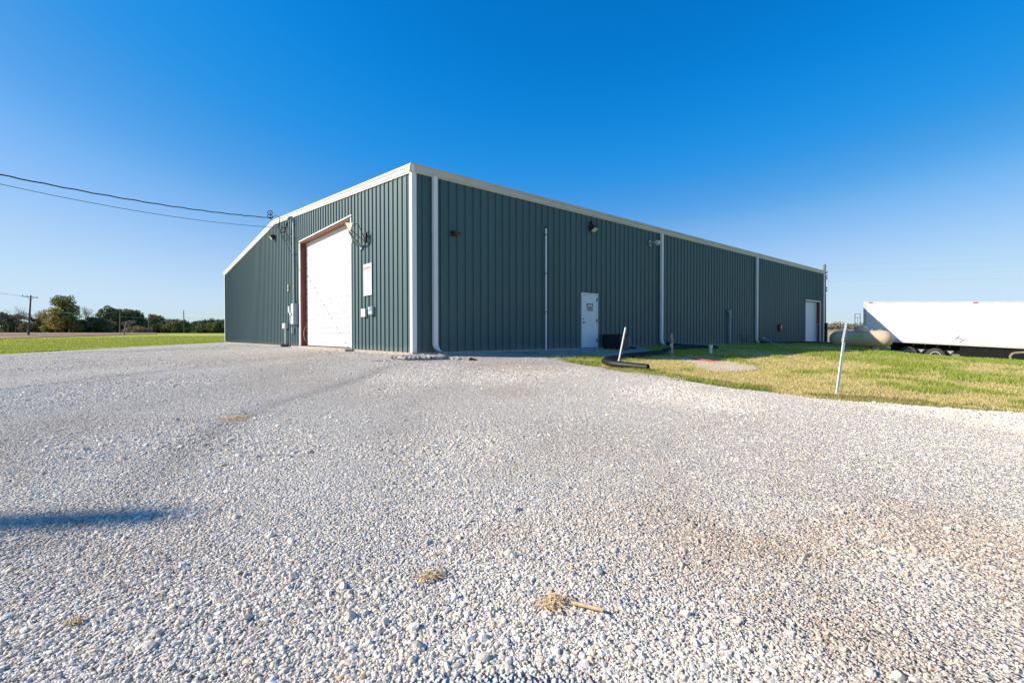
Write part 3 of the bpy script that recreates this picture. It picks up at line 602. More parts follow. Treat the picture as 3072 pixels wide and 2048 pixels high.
# hydrant + rusty post + cleanout
e=empty('rusty_post',gp_(7.45,-3.88,0),'short mottled white and rust steel post standing on the grass','post')
zz=g(7.45,-3.88); MB().tube([(7.45,-3.88,zz-.1),(7.44,-3.86,zz+.40),(7.42,-3.86,zz+.77)],[.035,.034,.04],10).build('shaft',M['rusty'],e)
MB().tube([(7.42,-3.86,zz+.765),(7.42,-3.86,zz+.785)],.03,10).build('cap',M['tan_enamel'],e)
e=empty('yard_hydrant',gp_(10.0,-2.3,0),'blue topped yard hydrant left of the rusty post','hydrant')
zz=g(10,-2.3); MB().tube([(10,-2.3,zz-.05),(10,-2.3,zz+.30)],.022,8).build('stem',M['rusty'],e)
MB().box(9.96,10.10,-2.36,-2.24,zz+.32,zz+.58,.02).build('head',M['blue'],e); MB().tube([(9.9,-2.36,zz+.25),(9.97,-2.3,zz+.32)],.05,8).build('nozzle',M['white_pvc'],e)
MB().tube([(10.05,-2.3,zz+.56),(9.98,-2.3,zz+.70)],.014,6).build('lever',M['blue'],e)
e=empty('cleanout_pipe',gp_(11.02,-3.37,0),'stubby white plastic cleanout pipe with a wider cap, standing in the grass','pipe')
zz=g(11.02,-3.37); MB().tube([(11.02,-3.37,zz-.1),(11.02,-3.37,zz+.26)],.055,14).build('pipe',M['white_pvc'],e); MB().tube([(11.02,-3.37,zz+.25),(11.02,-3.37,zz+.35)],.075,14).build('cap',M['white_pvc'],e)
e=empty('orange_hose',gp_(7.2,-5.2,0),'tangled orange hose lying at the edge of the gravel patch','hose')
for k in range(5):
    pts=[gp_(7.50-.11*j+.06*math.sin(k*2.1+j*1.3),-4.55-.30*j+.05*math.cos(k*1.3+j*1.7),.035+.012*(k%2)) for j in range(5 if k%2 else 4)]
    MB().tube(curve(pts,6),.007,5).build('strand',M['orange'],e)
# ------------------------------------------------------------------ marker posts
def lean_post(name,bx,by,h,dx,wd,label,holes):
    z=g(bx,by); e=empty(name,(bx,by,z),label,'post'); top=Vector((bx,by,z+h))+rt*dx; b=Vector((bx,by,z-.1)); d=(top-b).normalized(); side=rt; back=d.cross(side).normalized()
    def seg(t0,t1,ww,th,mt,nm,off=0):
        a=b+d*t0+back*off; c=b+d*t1+back*off; return MB().prism([(-ww/2,-th/2),(ww/2,-th/2),(ww/2,th/2),(-ww/2,th/2)],a,c,side,back).build(nm,mt,e)
    return e,b,d,side,back,seg
e,b,d,side,back,seg=lean_post('marker_post',2.85,-9.75,1.2,.165,.05,'leaning white perforated post with a grey metal top, on the grass edge nearest the camera',True)
mb=MB().prism([(-.019,-.011),(.019,-.011),(.019,.011),(-.019,.011)],b,b+d*1.06,side,back); mb.cm=1; sgn=1 if (back.dot(Vector((CX,CY,CZ))-b)>0) else -1
t=.14
while t<1.04:
    for sd,ax in ((sgn,0),):
        c=b+d*t+back*(sgn*.0115); mb.prism([(.008*math.cos(q),.008*math.sin(q)) for q in np.linspace(0,2*math.pi,9)[:-1]],c-back*sgn*.0005,c+back*sgn*.0015,side,d)
    t+=.038
mb.build('perforated_shaft',[M['white_pvc'],M['dark_print']],e)
mb=MB(); a=b+d*1.0; c=b+d*1.32+rt*.02; mb.prism([(-.032,.018),(-.027,.018),(-.013,-.010),(.013,-.010),(.027,.018),(.032,.018),(.016,-.016),(-.016,-.016)],a,c,side,back*-sgn); mb.build('channel_top',M['dull_steel'],e)
e,b,d,side,back,seg=lean_post('marker_post',3.93,-4.32,1.0,.22,.04,'leaning plain white post rising beside the bend of the black corrugated pipe',False)
mb=MB().tube([b,b+d*1.1],.022,10); mb.build('shaft',M['white_pvc'],e); MB().tube([b+d*1.1,b+d*1.115],.024,10).build('cap',M['white_pvc'],e)
# ------------------------------------------------------------------ broken concrete apron at the corner
def rubble(name,outline,z0,h,mat,label,cat,seed):
    rnd=random.Random(seed); c=(sum(p[0] for p in outline)/len(outline),sum(p[1] for p in outline)/len(outline)); P=[]
    for (x0,y0),(x1,y1) in zip(outline,outline[1:]+outline[:1]):
        for k in range(12):
            t=k/12; P.append((x0+(x1-x0)*t+rnd.uniform(-.045,.045),y0+(y1-y0)*t+rnd.uniform(-.045,.045)))
    n=len(P); vs=[]; rings=[(.90,-.1),(.90,h*.25),(1.0,h*.6),(.97,h*.9),(.9,h),(.75,h*1.0),(.45,h*.96),(.2,h*1.02)]
    for f_,hh in rings:
        for x,y in P:
            X=c[0]+(x-c[0])*f_; Y=c[1]+(y-c[1])*f_; vs.append((X,Y,g(X,Y)+hh+(rnd.uniform(-.022,.022)*min(1,h/.06) if hh>0 else 0)))
    vs.append((c[0],c[1],g(*c)+h)); fs=[(r_*n+i,r_*n+(i+1)%n,(r_+1)*n+(i+1)%n,(r_+1)*n+i) for r_ in range(len(rings)-1) for i in range(n)]
    fs+=[((len(rings)-1)*n+i,(len(rings)-1)*n+(i+1)%n,len(vs)-1) for i in range(n)]
    return tag(MB().add(vs,fs).build(name,mat),label,cat)
M['rub']=pr('crumbling_concrete',(.62,.56,.49),.9,0,.2,col2=(.38,.33,.28),scale=28,bump=1,bscale=45)
rubble('broken_slab',[(-.95,-.55),(-.2,-.6),(.35,-.75),(.45,-1.25),(.05,-1.5),(-.45,-1.35),(-.85,-1.15)],0,.12,M['rub'],'raised broken concrete slab edge in the gravel at the building corner','concrete slab',3)
rubble('broken_slab',[(-1.5,-.35),(-1.1,-.5),(-1.05,-1.0),(-1.3,-1.05),(-1.6,-.8)],0,.035,M['rub'],'low flat cracked concrete piece left of the raised slab at the corner','concrete slab',5)
rubble('concrete_chunk',[(.38,-1.45),(.55,-1.4),(.6,-1.62),(.42,-1.7)],0,.05,M['rub'],'small pale concrete chunk right of the raised broken slab','concrete chunk',8)
zz=g(.73,-2.0); tag(MB().prism([(-.11,0),(.12,0),(.10,.045),(-.05,.10),(-.10,.07)],(.66,-2.08,zz),(.76,-1.92,zz),tuple(rt),(0,0,1)).build('brick',M['brick']),'single dark wedge-shaped brick on the gravel right of the broken slab','brick')
# ------------------------------------------------------------------ propane tank
e=empty('propane_tank',(30.2,-3.7,-.4),'tan horizontal propane tank lying behind the lawn, half in shadow','tank')
tc_=Vector((29.25,-3.85,.25)); ax=Vector((.10,-1,0)).normalized(); hl=1.14; rd=.525
pts=[];rs=[]
for k in range(9): 
    a=math.pi/2*k/8; pts.append(tc_-ax*(hl+.50*math.cos(a))); rs.append(max(.004,rd*math.sin(a)))
for k in range(9):
    a=math.pi/2*(1-k/8); pts.append(tc_+ax*(hl+.50*math.cos(a))); rs.append(max(.004,rd*math.sin(a)))
tk=MB().tube(pts,rs,40).build('shell',M['tan_tank'],e)
for s_ in (-1,1): MB().tube([tc_+ax*(s_*hl-.006),tc_+ax*(s_*hl+.006)],rd+.005,40,caps=False).build('weld_seam',M['tan_tank'],e)
dm=tc_+ax*.02+Vector((0,0,rd))
MB().tube([dm+Vector((0,0,-.06)),dm+Vector((0,0,.19)),dm+Vector((0,0,.26)),dm+Vector((0,0,.29))],[.34,.34,.28,.05],20).build('valve_dome',M['tan_tank'],e)
for q in (.65,.95): MB().tube([tc_+ax*(q*.9)+Vector((0,0,rd-.03)),tc_+ax*(q*.9)+Vector((0,0,rd+(.09 if q<.8 else .04)))],.03,8).build('relief_valve',M['galv'],e)
for s_ in (-1,1):
    c=tc_+ax*(s_*.98)+Vector((0,0,rd-.04)); MB().tube([c-ax*.09,c-ax*.07+Vector((0,0,.09)),c+ax*.07+Vector((0,0,.09)),c+ax*.09],.014,6).build('lifting_lug',M['tan_tank'],e)
for s_ in (-1,1):
    c=tc_+ax*(s_*.8); zg=g(c.x,c.y); MB().box(c.x-.35,c.x+.35,c.y-.09,c.y+.09,zg-.15,-.20).build('saddle',M['concrete'],e)
# oval emblem on camera-facing side
nrm=Vector((-1,-.1,0)).normalized()
def onshell(s_,hgt): 
    a=math.asin(max(-.99,min(.99,hgt/rd))); return tc_+ax*s_+Vector((0,0,hgt))+nrm*(math.cos(a)*rd+.004)
mb=MB(); cs=-.1; ch=.12
mb.tube([onshell(cs+.33*math.cos(t),ch+.115*math.sin(t)) for t in np.linspace(.5,5.9,30)],.022,5)
for k in range(5):
    mb.tube([onshell(cs-.22+.1*k,ch-.03),onshell(cs-.20+.1*k,ch+.05),onshell(cs-.16+.1*k,ch-.03)],.012,5)
mb.build('green_emblem',M['green_print'],e)
e=empty('pipe_frame',(33.2,-2.6,-.2),'thin tall metal hoop frame standing behind the propane tank','frame')
ya,yb=-2.62,-2.92
for y in (ya,yb): MB().tube([(33.1,y,-.3),(33.1,y,1.98)],.020,6).build('upright',M['galv'],e)
for z in (1.97,1.72): MB().tube([(33.1,ya,z),(33.1,yb,z)],.016,6).build('rung',M['galv'],e)
MB().tube([(33.1,-2.77,1.72),(33.1,-2.77,-.2)],.010,6).build('bar',M['galv'],e)
# ------------------------------------------------------------------ semi trailer (long axis -Y, nose lower)
TX=34.4; TW=2.6; slope=.0531
e=empty('semi_trailer',(TX+1.3,-8,-1.5),'long white box semi trailer parked on the grass right of the building','trailer')
def tz(y,h): return h+(y+2.84)*slope   # rear bottom rail is at y=-2.84
Y0,Y1=-2.84,-18.9; zb=.13; ztp=2.88
def slab(x0,x1,y0,y1,h0,h1):
    return ([(x,y,tz(y,h)) for x in (x0,x1) for y in (y0,y1) for h in (h0,h1)],[(0,1,3,2),(4,6,7,5),(0,4,5,1),(2,3,7,6),(0,2,6,4),(1,5,7,3)])
MB().add(*slab(TX,TX+TW,Y0,Y1,zb+.1,ztp-.03)).build('box_body',M['trailer_white'],e)
MB().add(*slab(TX-.025,TX+TW+.025,Y0+.03,Y1-.03,zb-.04,zb+.12)).build('bottom_rail',M['rail'],e)
MB().add(*slab(TX-.015,TX+TW+.015,Y0+.03,Y1-.03,ztp-.10,ztp)).build('top_rail',M['rail'],e)
MB().add(*slab(TX-.02,TX+.1,Y0+.035,Y0-.14,zb+.12,ztp-.1)).build('rear_post',M['rail'],e); MB().add(*slab(TX+TW-.1,TX+TW+.02,Y0+.035,Y0-.10,zb+.12,ztp-.1)).build('rear_post',M['rail'],e)
for y in (-3.1,-3.25,-8.8,-9.0): 
    pass
for y in (Y0-.28,-8.45,-14): MB().add(*slab(TX-.03,TX-.0155,y,y-.22,ztp-.09,ztp-.03)).build('marker_light',M['red'],e)
MB().add(*slab(TX-.012,TX-.0005,-7.55,-7.63,2.42,2.5)).build('side_fitting',M['rail'],e)
# placard holder: diamond
c=(-8.45,.80-.0); mb=MB(); hh=.17
for rr_,th in ((hh,.02),):
    P4=[(c[0]+hh*1.5*a,c[1]+hh*b_) for a,b_ in ((0,1),(1,0),(0,-1),(-1,0))]
c=(-7.85,.8); P4=[(c[0]+.23*a,.50+.20*b_) for a,b_ in ((0,1),(1,0),(0,-1),(-1,0))]
mb.tube([(TX-.022,y,tz(y,h)) for y,h in P4+[P4[0],P4[1]]],.020,4); mb.tube([(TX-.020,y,tz(y,h)) for y,h in ((c[0]-.12,.45),(c[0]+.12,.51))],.016,4); mb.tube([(TX-.020,y,tz(y,h)) for y,h in ((c[0]-.12,.52),(c[0]+.12,.58))],.016,4)
mb.build('placard_holder',M['grey_dark'],e)
mb=MB(); mb.add(*slab(TX+.55,TX+.7,Y0,Y1,zb-.36,zb-.04)); mb.add(*slab(TX+1.9,TX+2.05,Y0,Y1,zb-.36,zb-.04))
y=Y0-.3
while y>Y1: mb.add(*slab(TX+.05,TX+TW-.05,y,y-.08,zb-.2,zb-.045)); y-=.6
mb.add(*slab(TX+.45,TX+2.15,-4.3,-8.6,zb-.62,zb-.38))
mb.build('chassis',M['chassis'],e)
MB().add(*slab(TX+.1,TX+.16,-7.85,-15.2,zb-.80,zb-.05)).build('side_skirt',M['chassis'],e)
for y in (-5.28,-6.68):
    zc=tz(y,zb)-.80
    for xs in (TX+.06,TX+TW-.58):
        o=MB()
        o.tube([(xs,y,zc),(xs+.02,y,zc),(xs+.06,y,zc),(xs+.5,y,zc),(xs+.54,y,zc)],[.40,.49,.51,.51,.46],40); ty=o.build('wheel',M['tyre'],e)
        MB().tube([(xs-.012,y,zc),(xs-.002,y,zc)],.295,32).build('rim',M['alloy'],ty)
        MB().tube([(xs-.016,y,zc),(xs-.0125,y,zc)],.235,28).build('wheel_dish',M['chassis'],ty)
        MB().tube([(xs-.10,y,zc),(xs-.016,y,zc)],[.07,.09],16).build('hub',M['alloy'],ty)
        if xs<TX+1:
            for k in range(10):
                a=2*math.pi*k/10; MB().tube([(xs-.04,y+.165*math.cos(a),zc+.165*math.sin(a)),(xs-.012,y+.165*math.cos(a),zc+.165*math.sin(a))],.017,6).build('lug_nut',M['alloy'],ty)
for y in (-5.98,-7.42):
    mb=MB(); z=tz(y,zb)-.42; mb.add([(TX+.02,y+.16,z),(TX+.02,y-.16,z),(TX+.02,y,z-.22),(TX+.05,y+.16,z),(TX+.05,y-.16,z),(TX+.05,y,z-.22)],[(0,1,2),(3,5,4),(0,3,4,1),(1,4,5,2),(2,5,3,0)]); mb.build('fender_bracket',M['galv'],e)
for y in (-8.7,-9.4):
    mb=MB(); mb.tube([(TX+.4,y,tz(y,zb)-.62),(TX+.4,y,tz(y,zb)-.76)],.07,8); mb.box(TX+.1,TX+.9,y-.1,y+.1,tz(y,zb)-.73,tz(y,zb)-.68); mb.build('air_tank',M['chassis'],e)
# landing gear, fender hoop in front
for xs in (TX+.35,TX+2.1):
    y=-12.3; MB().box(xs,xs+.12,y-.07,y+.07,g(TX,y)+.0,tz(y,zb)-.1).build('landing_leg',M['chassis'],e)
y=-10.35; z=tz(y,zb)-.30
mb=MB().tube(curve([(TX+.1,y+.27,z-.55),(TX+.1,y+.25,z-.15),(TX+.1,y,z+.0),(TX+.1,y-.5,z),(TX+.1,y-.75,z-.15),(TX+.1,y-.8,z-.55)],6),.075,8); mb.build('fender_hoop',M['wood'],e)
MB().box(TX+.12,TX+.5,y-.60,y-.15,z-.7,z-.32,.02).build('tool_box',M['blue'],e)
MB().tube([(TX-.4,-3.3,g(33,-3.3)+.35),(33.2,-5.4,g(33.2,-5.4)+.33)],.03,6) if 0 else None
tag(MB().tube([(31.2,-4.9,g(31.2,-4.9)+.28),(33.4,-7.1,g(33.4,-7.1)+.42)],.03,6).build('steel_bar',M['galv']),'grey steel bar lying on the grass between the tank and the trailer wheels','bar')
# ------------------------------------------------------------------ far right corner things
e=empty('trash_box',(39.9,1.1,0),'tall narrow black box standing at the foot of the pole by the far corner','box')
MB().box(39.75,40.0,1.0,1.25,-.1,1.48,.02).build('body',M['black'],e); MB().box(39.73,40.02,.98,1.27,1.481,1.53,.01).build('lid',M['black'],e)
e=empty('grey_drum',(37.6,.6,0),'short dark grey drum between the building corner and the pole','drum')
MB().tube([(37.9,1.35,-.1),(37.9,1.35,1.0)],.26,16).build('body',M['grey_box'],e); MB().tube([(37.9,1.35,1.0),(37.9,1.35,1.05)],.27,16).build('lid',M['black'],e)
# ------------------------------------------------------------------ utility poles
def pole(name,x,y,h,r,label,mat,arm=None,ins=(),lean=(0,0),insulator_n=0,group=None,armdir=None):
    z=g(x,y); e=empty(name,(x,y,z),label,'utility pole',group)
    T=Vector((x+lean[0],y+lean[1],z+h)); b=Vector((x,y,z-.5)); MB().tube([b,b.lerp(T,.5),T],[r*1.25,r*1.05,r*.75],10).build('shaft',mat,e)
    ad=Vector(armdir).normalized() if armdir else rt
    if arm:
        for (f_,hw) in arm:
            c=b.lerp(T,f_); s_=ad.cross(Vector((0,0,1)))
            MB().prism([(-.06,-.07),(.06,-.07),(.06,.07),(-.06,.07)],c-ad*hw+s_*.2,c+ad*hw+s_*.2,s_,(0,0,1)).build('crossarm',mat,e)
            for q in (-.92,-.35,.92): MB().tube([c+ad*hw*q+s_*.2+Vector((0,0,.07)),c+ad*hw*q+s_*.2+Vector((0,0,.32))],.06,6).build('insulator',M['bronze'],e)
            for q in (-1,1): MB().tube([c+ad*hw*.5*q+s_*.2-Vector((0,0,.06)),c-Vector((0,0,.75))+s_*.12],.025,5).build('brace',mat,e)
    for f_,sd in ins:
        c=b.lerp(T,f_); MB().tube([c,c+ad*sd*.20,c+ad*sd*.24+Vector((0,0,.12))],.045,6).build('insulator',M['bronze'],e)
    return T
pole('utility_pole',-22.2,1.34,11.83,.17,'wooden service pole just outside the left of the view, casting the ground shadow',M['wood'],ins=((.6,1),))
x,y,z=at(85,105); pole('utility_pole',x,y,9.0,.17,'dark wooden pole with a single wide crossarm, nearest on the left lawn edge',M['wood_dark'],arm=((.955,1.75),),ins=((.88,1),),lean=(.55,-.5),armdir=(rt.x,rt.y,-.10))
for px,dep,hh,r_,lab,mt,arm,ins,ln in (
 (359,170,7.9,.16,'slim wooden pole in front of the round oaks, without a crossarm','wood',None,((.95,1),),(.2,0)),
 (371,115,2.9,.14,'short pale leaning pole beside the brush heap','bark_pale',None,(),(.45,-.35)),
 (447,230,6.6,.20,'thin wooden pole with short crossarm beside the small pointed tree','wood',((.95,1.3),),(),(0,0)),
 (498,280,6.3,.19,'thin pale pole with crossarm before the long low tree row','bark_pale',((.96,1.6),),(),(0,0)),
 (526,330,6.4,.18,'smallest crossarm pole, farthest along the low tree row','bark_pale',((.96,1.5),),(),(0,0)),
 (547,300,5.6,.2,'pale bare pole just left of the tall dark pole','bark_pale',None,((.95,-1),),(0,0)),
 (553,200,9.7,.17,'tall dark pole with stacked side insulators, near the gap in the trees','wood_dark',None,((.97,1),(.9,-1),(.83,1),(.76,-1),(.69,1),(.62,-1)),(-.15,0))):
    x,y,z=at(px,dep); pole('utility_pole',x,y,hh,r_,lab,M[mt],arm,ins,ln)
zr=pole('utility_pole',41.8,1.8,7.15,.145,'tall pale wooden pole rising just behind the far right building corner',M['wood'],ins=((.9,1),(.86,1),(.83,1),(.72,1),(.69,1)))
for k,(za,zb_,lab) in enumerate(((6.7,8.4,'highest faint line running right from the corner pole'),(6.2,7.1,'middle faint line running right from the corner pole'),(5.3,5.9,'lowest faint line running right from the corner pole'))):
    Bp=Vector((77,-44,zb_)); A=Vector((41.9,1.7,za)); pts=[A.lerp(Bp,t)+Vector((0,0,-1.6*t*(1-t))) for t in np.linspace(0,1,24)]
    tag(MB().tube(pts,.0055,4).build('power_line',M['grey_print']),lab,'cable')
def far_line(p0,d0,z0,p1,d1,z1,r_,lab,sag=1.):
    a=Vector(at(p0,d0)); b=Vector(at(p1,d1)); a.z=z0; b.z=z1
    tag(MB().tube([a.lerp(b,t)+Vector((0,0,-4*sag*t*(1-t))) for t in np.linspace(0,1,16)],r_,4).build('power_line',M['grey_print']),lab,'cable')
far_line(-300,60,9.2,70,104,9.2,.02,'upper faint line reaching the left end of the near crossarm',.4)
far_line(-300,62,8.6,100,104,9.1,.02,'lower faint line reaching the right end of the near crossarm',.4)
far_line(85,105,6.2,359,170,9.0,.02,'faint line from the near crossarm pole past the big tree',.6)
far_line(359,170,7.3,700,205,7.8,.025,'faint line across the gap to the gable edge at mid height',.3)
far_line(553,200,10.9,760,190,10.4,.02,'faint line from the tall dark pole to behind the gable',.3)
# ------------------------------------------------------------------ trees
def leafy(px,dep,h,wd,label,cols,name='deciduous_tree',dens=1.,trunk=.3,seed=0,group=None,low=.12,lobes=9,leaf=.42,cat='tree',bark='bark'):
    rnd=np.random.default_rng(seed+int(px*7)); x,y,z=at(px,dep); e=empty(name,(x,y,z),label,cat,group)
    mb=MB(); mb.tube([(x,y,z-.3),(x+.1,y,z+h*.35),(x+.2,y+.1,z+h*.7)],[trunk,trunk*.75,trunk*.25],7)
    C=[]
    for k in range(lobes):
        a=rnd.uniform(0,6.28); q=rnd.uniform(.15,1)**.6; hz=rnd.uniform(low+.12,.93)
        env=math.sin(math.pi*min(1,max(.12,(hz-low)/(1.02-low)))**.75)**.6
        C.append((x+math.cos(a)*wd/2*q*env*.78,y+math.sin(a)*wd/2*q*env*.78,z+h*hz,rnd.uniform(.16,.30)*wd*(.75+.5*env)))
    C.append((x,y,z+h*.86,.2*wd)); C.append((x,y,z+h*.5,.3*wd))
    for cx,cy,cz,cr in C: mb.tube([(x+.1,y,z+h*.3),((x+cx)/2,(y+cy)/2,z+(cz-z)*.62),(cx,cy,cz)],[trunk*.35,trunk*.22,trunk*.07],5)
    mb.build('trunk',M[bark],e)
    V=[];Cc=[]
    cols=np.array(cols)
    for i,(cx,cy,cz,cr) in enumerate(C):
        n=int(130*dens*(cr/(.2*8))**1.4*(.42/leaf)**1.2)+40; dd=rnd.normal(size=(n,3)); dd/=np.linalg.norm(dd,axis=1)[:,None]; rad=cr*rnd.uniform(.3,1,n)**.45*(1+.25*np.sin(dd[:,0]*5+i)*np.cos(dd[:,2]*4))
        P=np.array([cx,cy,cz])+dd*rad[:,None]*np.array([1,1,.72]); P[:,2]=np.maximum(P[:,2],z+.25)
        u=rnd.normal(size=(n,3)); u/=np.linalg.norm(u,axis=1)[:,None]; v=np.cross(u,rnd.normal(size=(n,3))); v/=np.linalg.norm(v,axis=1)[:,None]
        s_=leaf*rnd.uniform(.5,1.25,n)[:,None]; V.append(np.stack([P-u*s_,P+v*s_*.6,P+u*s_,P-v*s_*.6],1).reshape(-1,3))
        base=cols[rnd.integers(len(cols))]; cc=base*rnd.uniform(.65,1.3,(n,1))*np.array([1,1,1]); alt=cols[rnd.integers(len(cols),size=n)]; mk=rnd.random((n,1))<.3; cc=np.where(mk,alt*rnd.uniform(.7,1.3,(n,1)),cc)*2.15
        Cc.append(np.repeat(np.concatenate([cc,np.ones((n,1))],1),4,0))
    V=np.concatenate(V); Cc=np.concatenate(Cc); nf=len(V)//4
    o=npmesh('crown',V-np.array([x,y,z]),np.arange(nf*4),np.full(nf,4),M['leaf'],{'tone':Cc}); o.parent=e
    return e
def bare(px,dep,h,wd,label,seed=0,group=None,mat='bark_pale',depth=6):
    rnd=random.Random(seed+px); x,y,z=at(px,dep); e=empty('bare_tree',(x,y,z),label,'tree',group); mb=MB(); tw=MB()
    def br(p,d,l,r_,k):
        q=p+d*l; mid=p.lerp(q,.5)+Vector((rnd.uniform(-1,1),rnd.uniform(-1,1),0))*l*.06
        (mb if k>=depth-2 else tw).tube([p,mid,q],[r_,r_*.85,r_*.65],4 if k<depth-2 else 6,caps=False)
        if k==0: return
        for i in range(rnd.choice((2,3,3))):
            nd=(d+Vector((rnd.uniform(-1,1),rnd.uniform(-1,1),rnd.uniform(-.2,.7)))*.75*(wd/h+.35)).normalized(); br(q,nd,l*rnd.uniform(.62,.85),max(.018,r_*.6),k-1)
    br(Vector((x,y,z-.2)),Vector((rnd.uniform(-.08,.08),rnd.uniform(-.08,.08),1)).normalized(),h*.27,h*.018,depth)
    mb.build('trunk',M[mat],e); tw.build('twigs',M[mat],e); return e
GA=[(.085,.105,.03),(.13,.15,.04),(.06,.08,.03)]; GD=[(.035,.055,.022),(.055,.075,.028),(.075,.085,.035)]; GB=[(.13,.105,.055),(.10,.10,.05),(.15,.12,.065)]; GY=[(.16,.17,.035),(.11,.13,.03),(.21,.15,.04)]; GO=[(.24,.115,.03),(.14,.13,.04),(.09,.10,.035)]
leafy(192,200,15.2,11.5,'tallest broad tree on the left, greenish with rusty patches',[(.085,.11,.04),(.10,.12,.045),(.13,.13,.04),(.20,.12,.04)],dens=1.25,trunk=.42,lobes=17,leaf=.33,low=.10)
leafy(168,196,10.5,9,'yellow-green tree leaning out low at the left side of the tallest tree',GY,dens=.9,lobes=10,leaf=.36,seed=3)
leafy(212,198,12,7,'olive tree joined to the right side of the tallest tree',GY+GO,dens=1,lobes=9,leaf=.36,seed=9)
for px,h,wd,lab,sd in ((25,11.5,6,'thin leafless tree second from the left edge',1),(49,12,6.5,'tall leafless tree left of the crossarm pole',2),(68,10,5,'lower leafless tree just behind the crossarm pole',3),(108,10,6,'forked leafless tree between the crossarm pole and the tallest tree',4),(137,10.3,5,'leafless tree touching the left of the tallest tree',5),(250,13,7,'spreading leafless tree right of the tallest tree',6),(272,11.3,7.5,'wide leafless tree with branches sweeping right above the dark bush',7),(8,9,5,'leafless tree at the left frame edge',8)):
    bare(px,200+sd*2,h,wd,lab,sd)
bare(380,165,5.6,6,'small pinkish leafless tree before the round oaks',12,mat='bark_pale',depth=6)
ug=[(3,9.0,6.5,GD,'dark shrubby tree at the left frame edge'),(28,7.5,7,GB,'brown thicket under the second leafless tree'),(55,8.2,6.5,GB,'brownish bush behind the left of the crossarm pole'),(88,7.2,6,GB,'brown bush right behind the crossarm pole'),(110,6.5,6,GY,'yellowish bush below the forked leafless tree'),(130,7.4,6,GB,'brown bush left of the tallest tree'),(152,6.2,6,GY,'low yellow-green bush below the tallest tree'),(178,5.2,6.5,GB,'low brown bush beneath the tallest tree'),(205,5.6,6,GD,'dark bush beneath the tallest tree'),(232,6.2,5.5,GY,'green bush right of the tallest tree'),(252,5.6,6.5,GD,'dark bush under the spreading leafless tree'),(272,7.2,8,GD,'broad dark bush left of the round oaks'),(298,6.2,8,GD,'low dark bush before the round oaks'),(322,5.4,7,GB,'reddish bush at the foot of the round oaks')]
for i,(px,h,wd,cc,lab) in enumerate(ug): leafy(px,203+(i%3)*4,h,wd,lab,cc,name='bush',dens=1.1,trunk=.15,lobes=8,leaf=.38,seed=i*5,low=-.05,cat='bush')
leafy(338,232,12.0,13,'left one of the large round oaks',GD+[(.12,.12,.04)],dens=1.1,trunk=.35,lobes=15,seed=41,low=.05,leaf=.42)
leafy(368,236,12.4,11,'middle one of the large round oaks',GD+[(.10,.10,.04)],dens=1.1,trunk=.35,lobes=14,seed=42,low=.02,leaf=.42)
leafy(398,238,11.4,11,'right one of the large round oaks',GD,dens=1.2,trunk=.35,lobes=14,seed=43,low=.0,leaf=.42)
leafy(416,240,7.2,8,'dark low tree stepping down right of the round oaks',GD,dens=1.2,trunk=.25,lobes=10,seed=44,low=-.05)
fr_=[(434,6.8,8,GY,'yellowish tree left of the small pointed tree'),(461,10.6,9,GD+GO,'small pointed tree with a rusty top'),(482,7.4,9,GB+GD,'first olive-brown tree of the long low row'),(500,7.6,9,GD+GB,'second olive-brown tree of the long low row'),(517,7.0,9,GB+GY,'third paler tree of the long low row'),(534,6.6,9,GD+GB,'fourth dark tree of the long low row'),(549,6.3,7,GD+GB,'last tree of the long low row by the tall dark pole')]
for i,(px,h,wd,cc,lab) in enumerate(fr_): leafy(px,262,h*.98,wd*1.15,lab,cc,dens=1.0,trunk=.2,lobes=9,leaf=.5,seed=60+i,low=-.05)
fr2=[(596,8.2,10,GD,'leftmost tree of the group beside the gable edge'),(614,8.8,10,GD+GB,'second tree of the group beside the gable edge, browner'),(634,8.6,10,GD,'third dark tree of the group beside the gable edge'),(654,9.0,10,GD+GO,'fourth tree of the group beside the gable edge'),(674,9.2,10,GD,'tree half hidden behind the white gable edge'),(694,9,10,GD,'tree wholly behind the gable edge')]
for i,(px,h,wd,cc,lab) in enumerate(fr2[:5]): leafy(px,300,h*.95,wd*1.1,lab,cc,dens=1.0,trunk=.2,lobes=10,leaf=.5,seed=80+i,low=-.05)
for i,(px,lab) in enumerate(((566,'left low far tree in the gap'),(580,'right low far tree in the gap'))): leafy(px,430,4.5,14,lab,GD,dens=.8,trunk=.2,lobes=8,leaf=.6,seed=90+i,low=-.05)
tag(leafy(412,160,1.4,7,'low brown brush heap on the field beside the short leaning pole',[(.16,.10,.06),(.12,.09,.05),(.07,.09,.03)],name='brush_heap',dens=1.6,trunk=.08,lobes=12,leaf=.28,seed=101,low=-.2,cat='brush'),group=None)
leafy(382,162,1.2,4,'smaller brown brush heap left of the larger one',[(.14,.10,.06),(.10,.08,.05)],name='brush_heap',dens=1.4,trunk=.06,lobes=8,leaf=.26,seed=102,low=-.2,cat='brush')
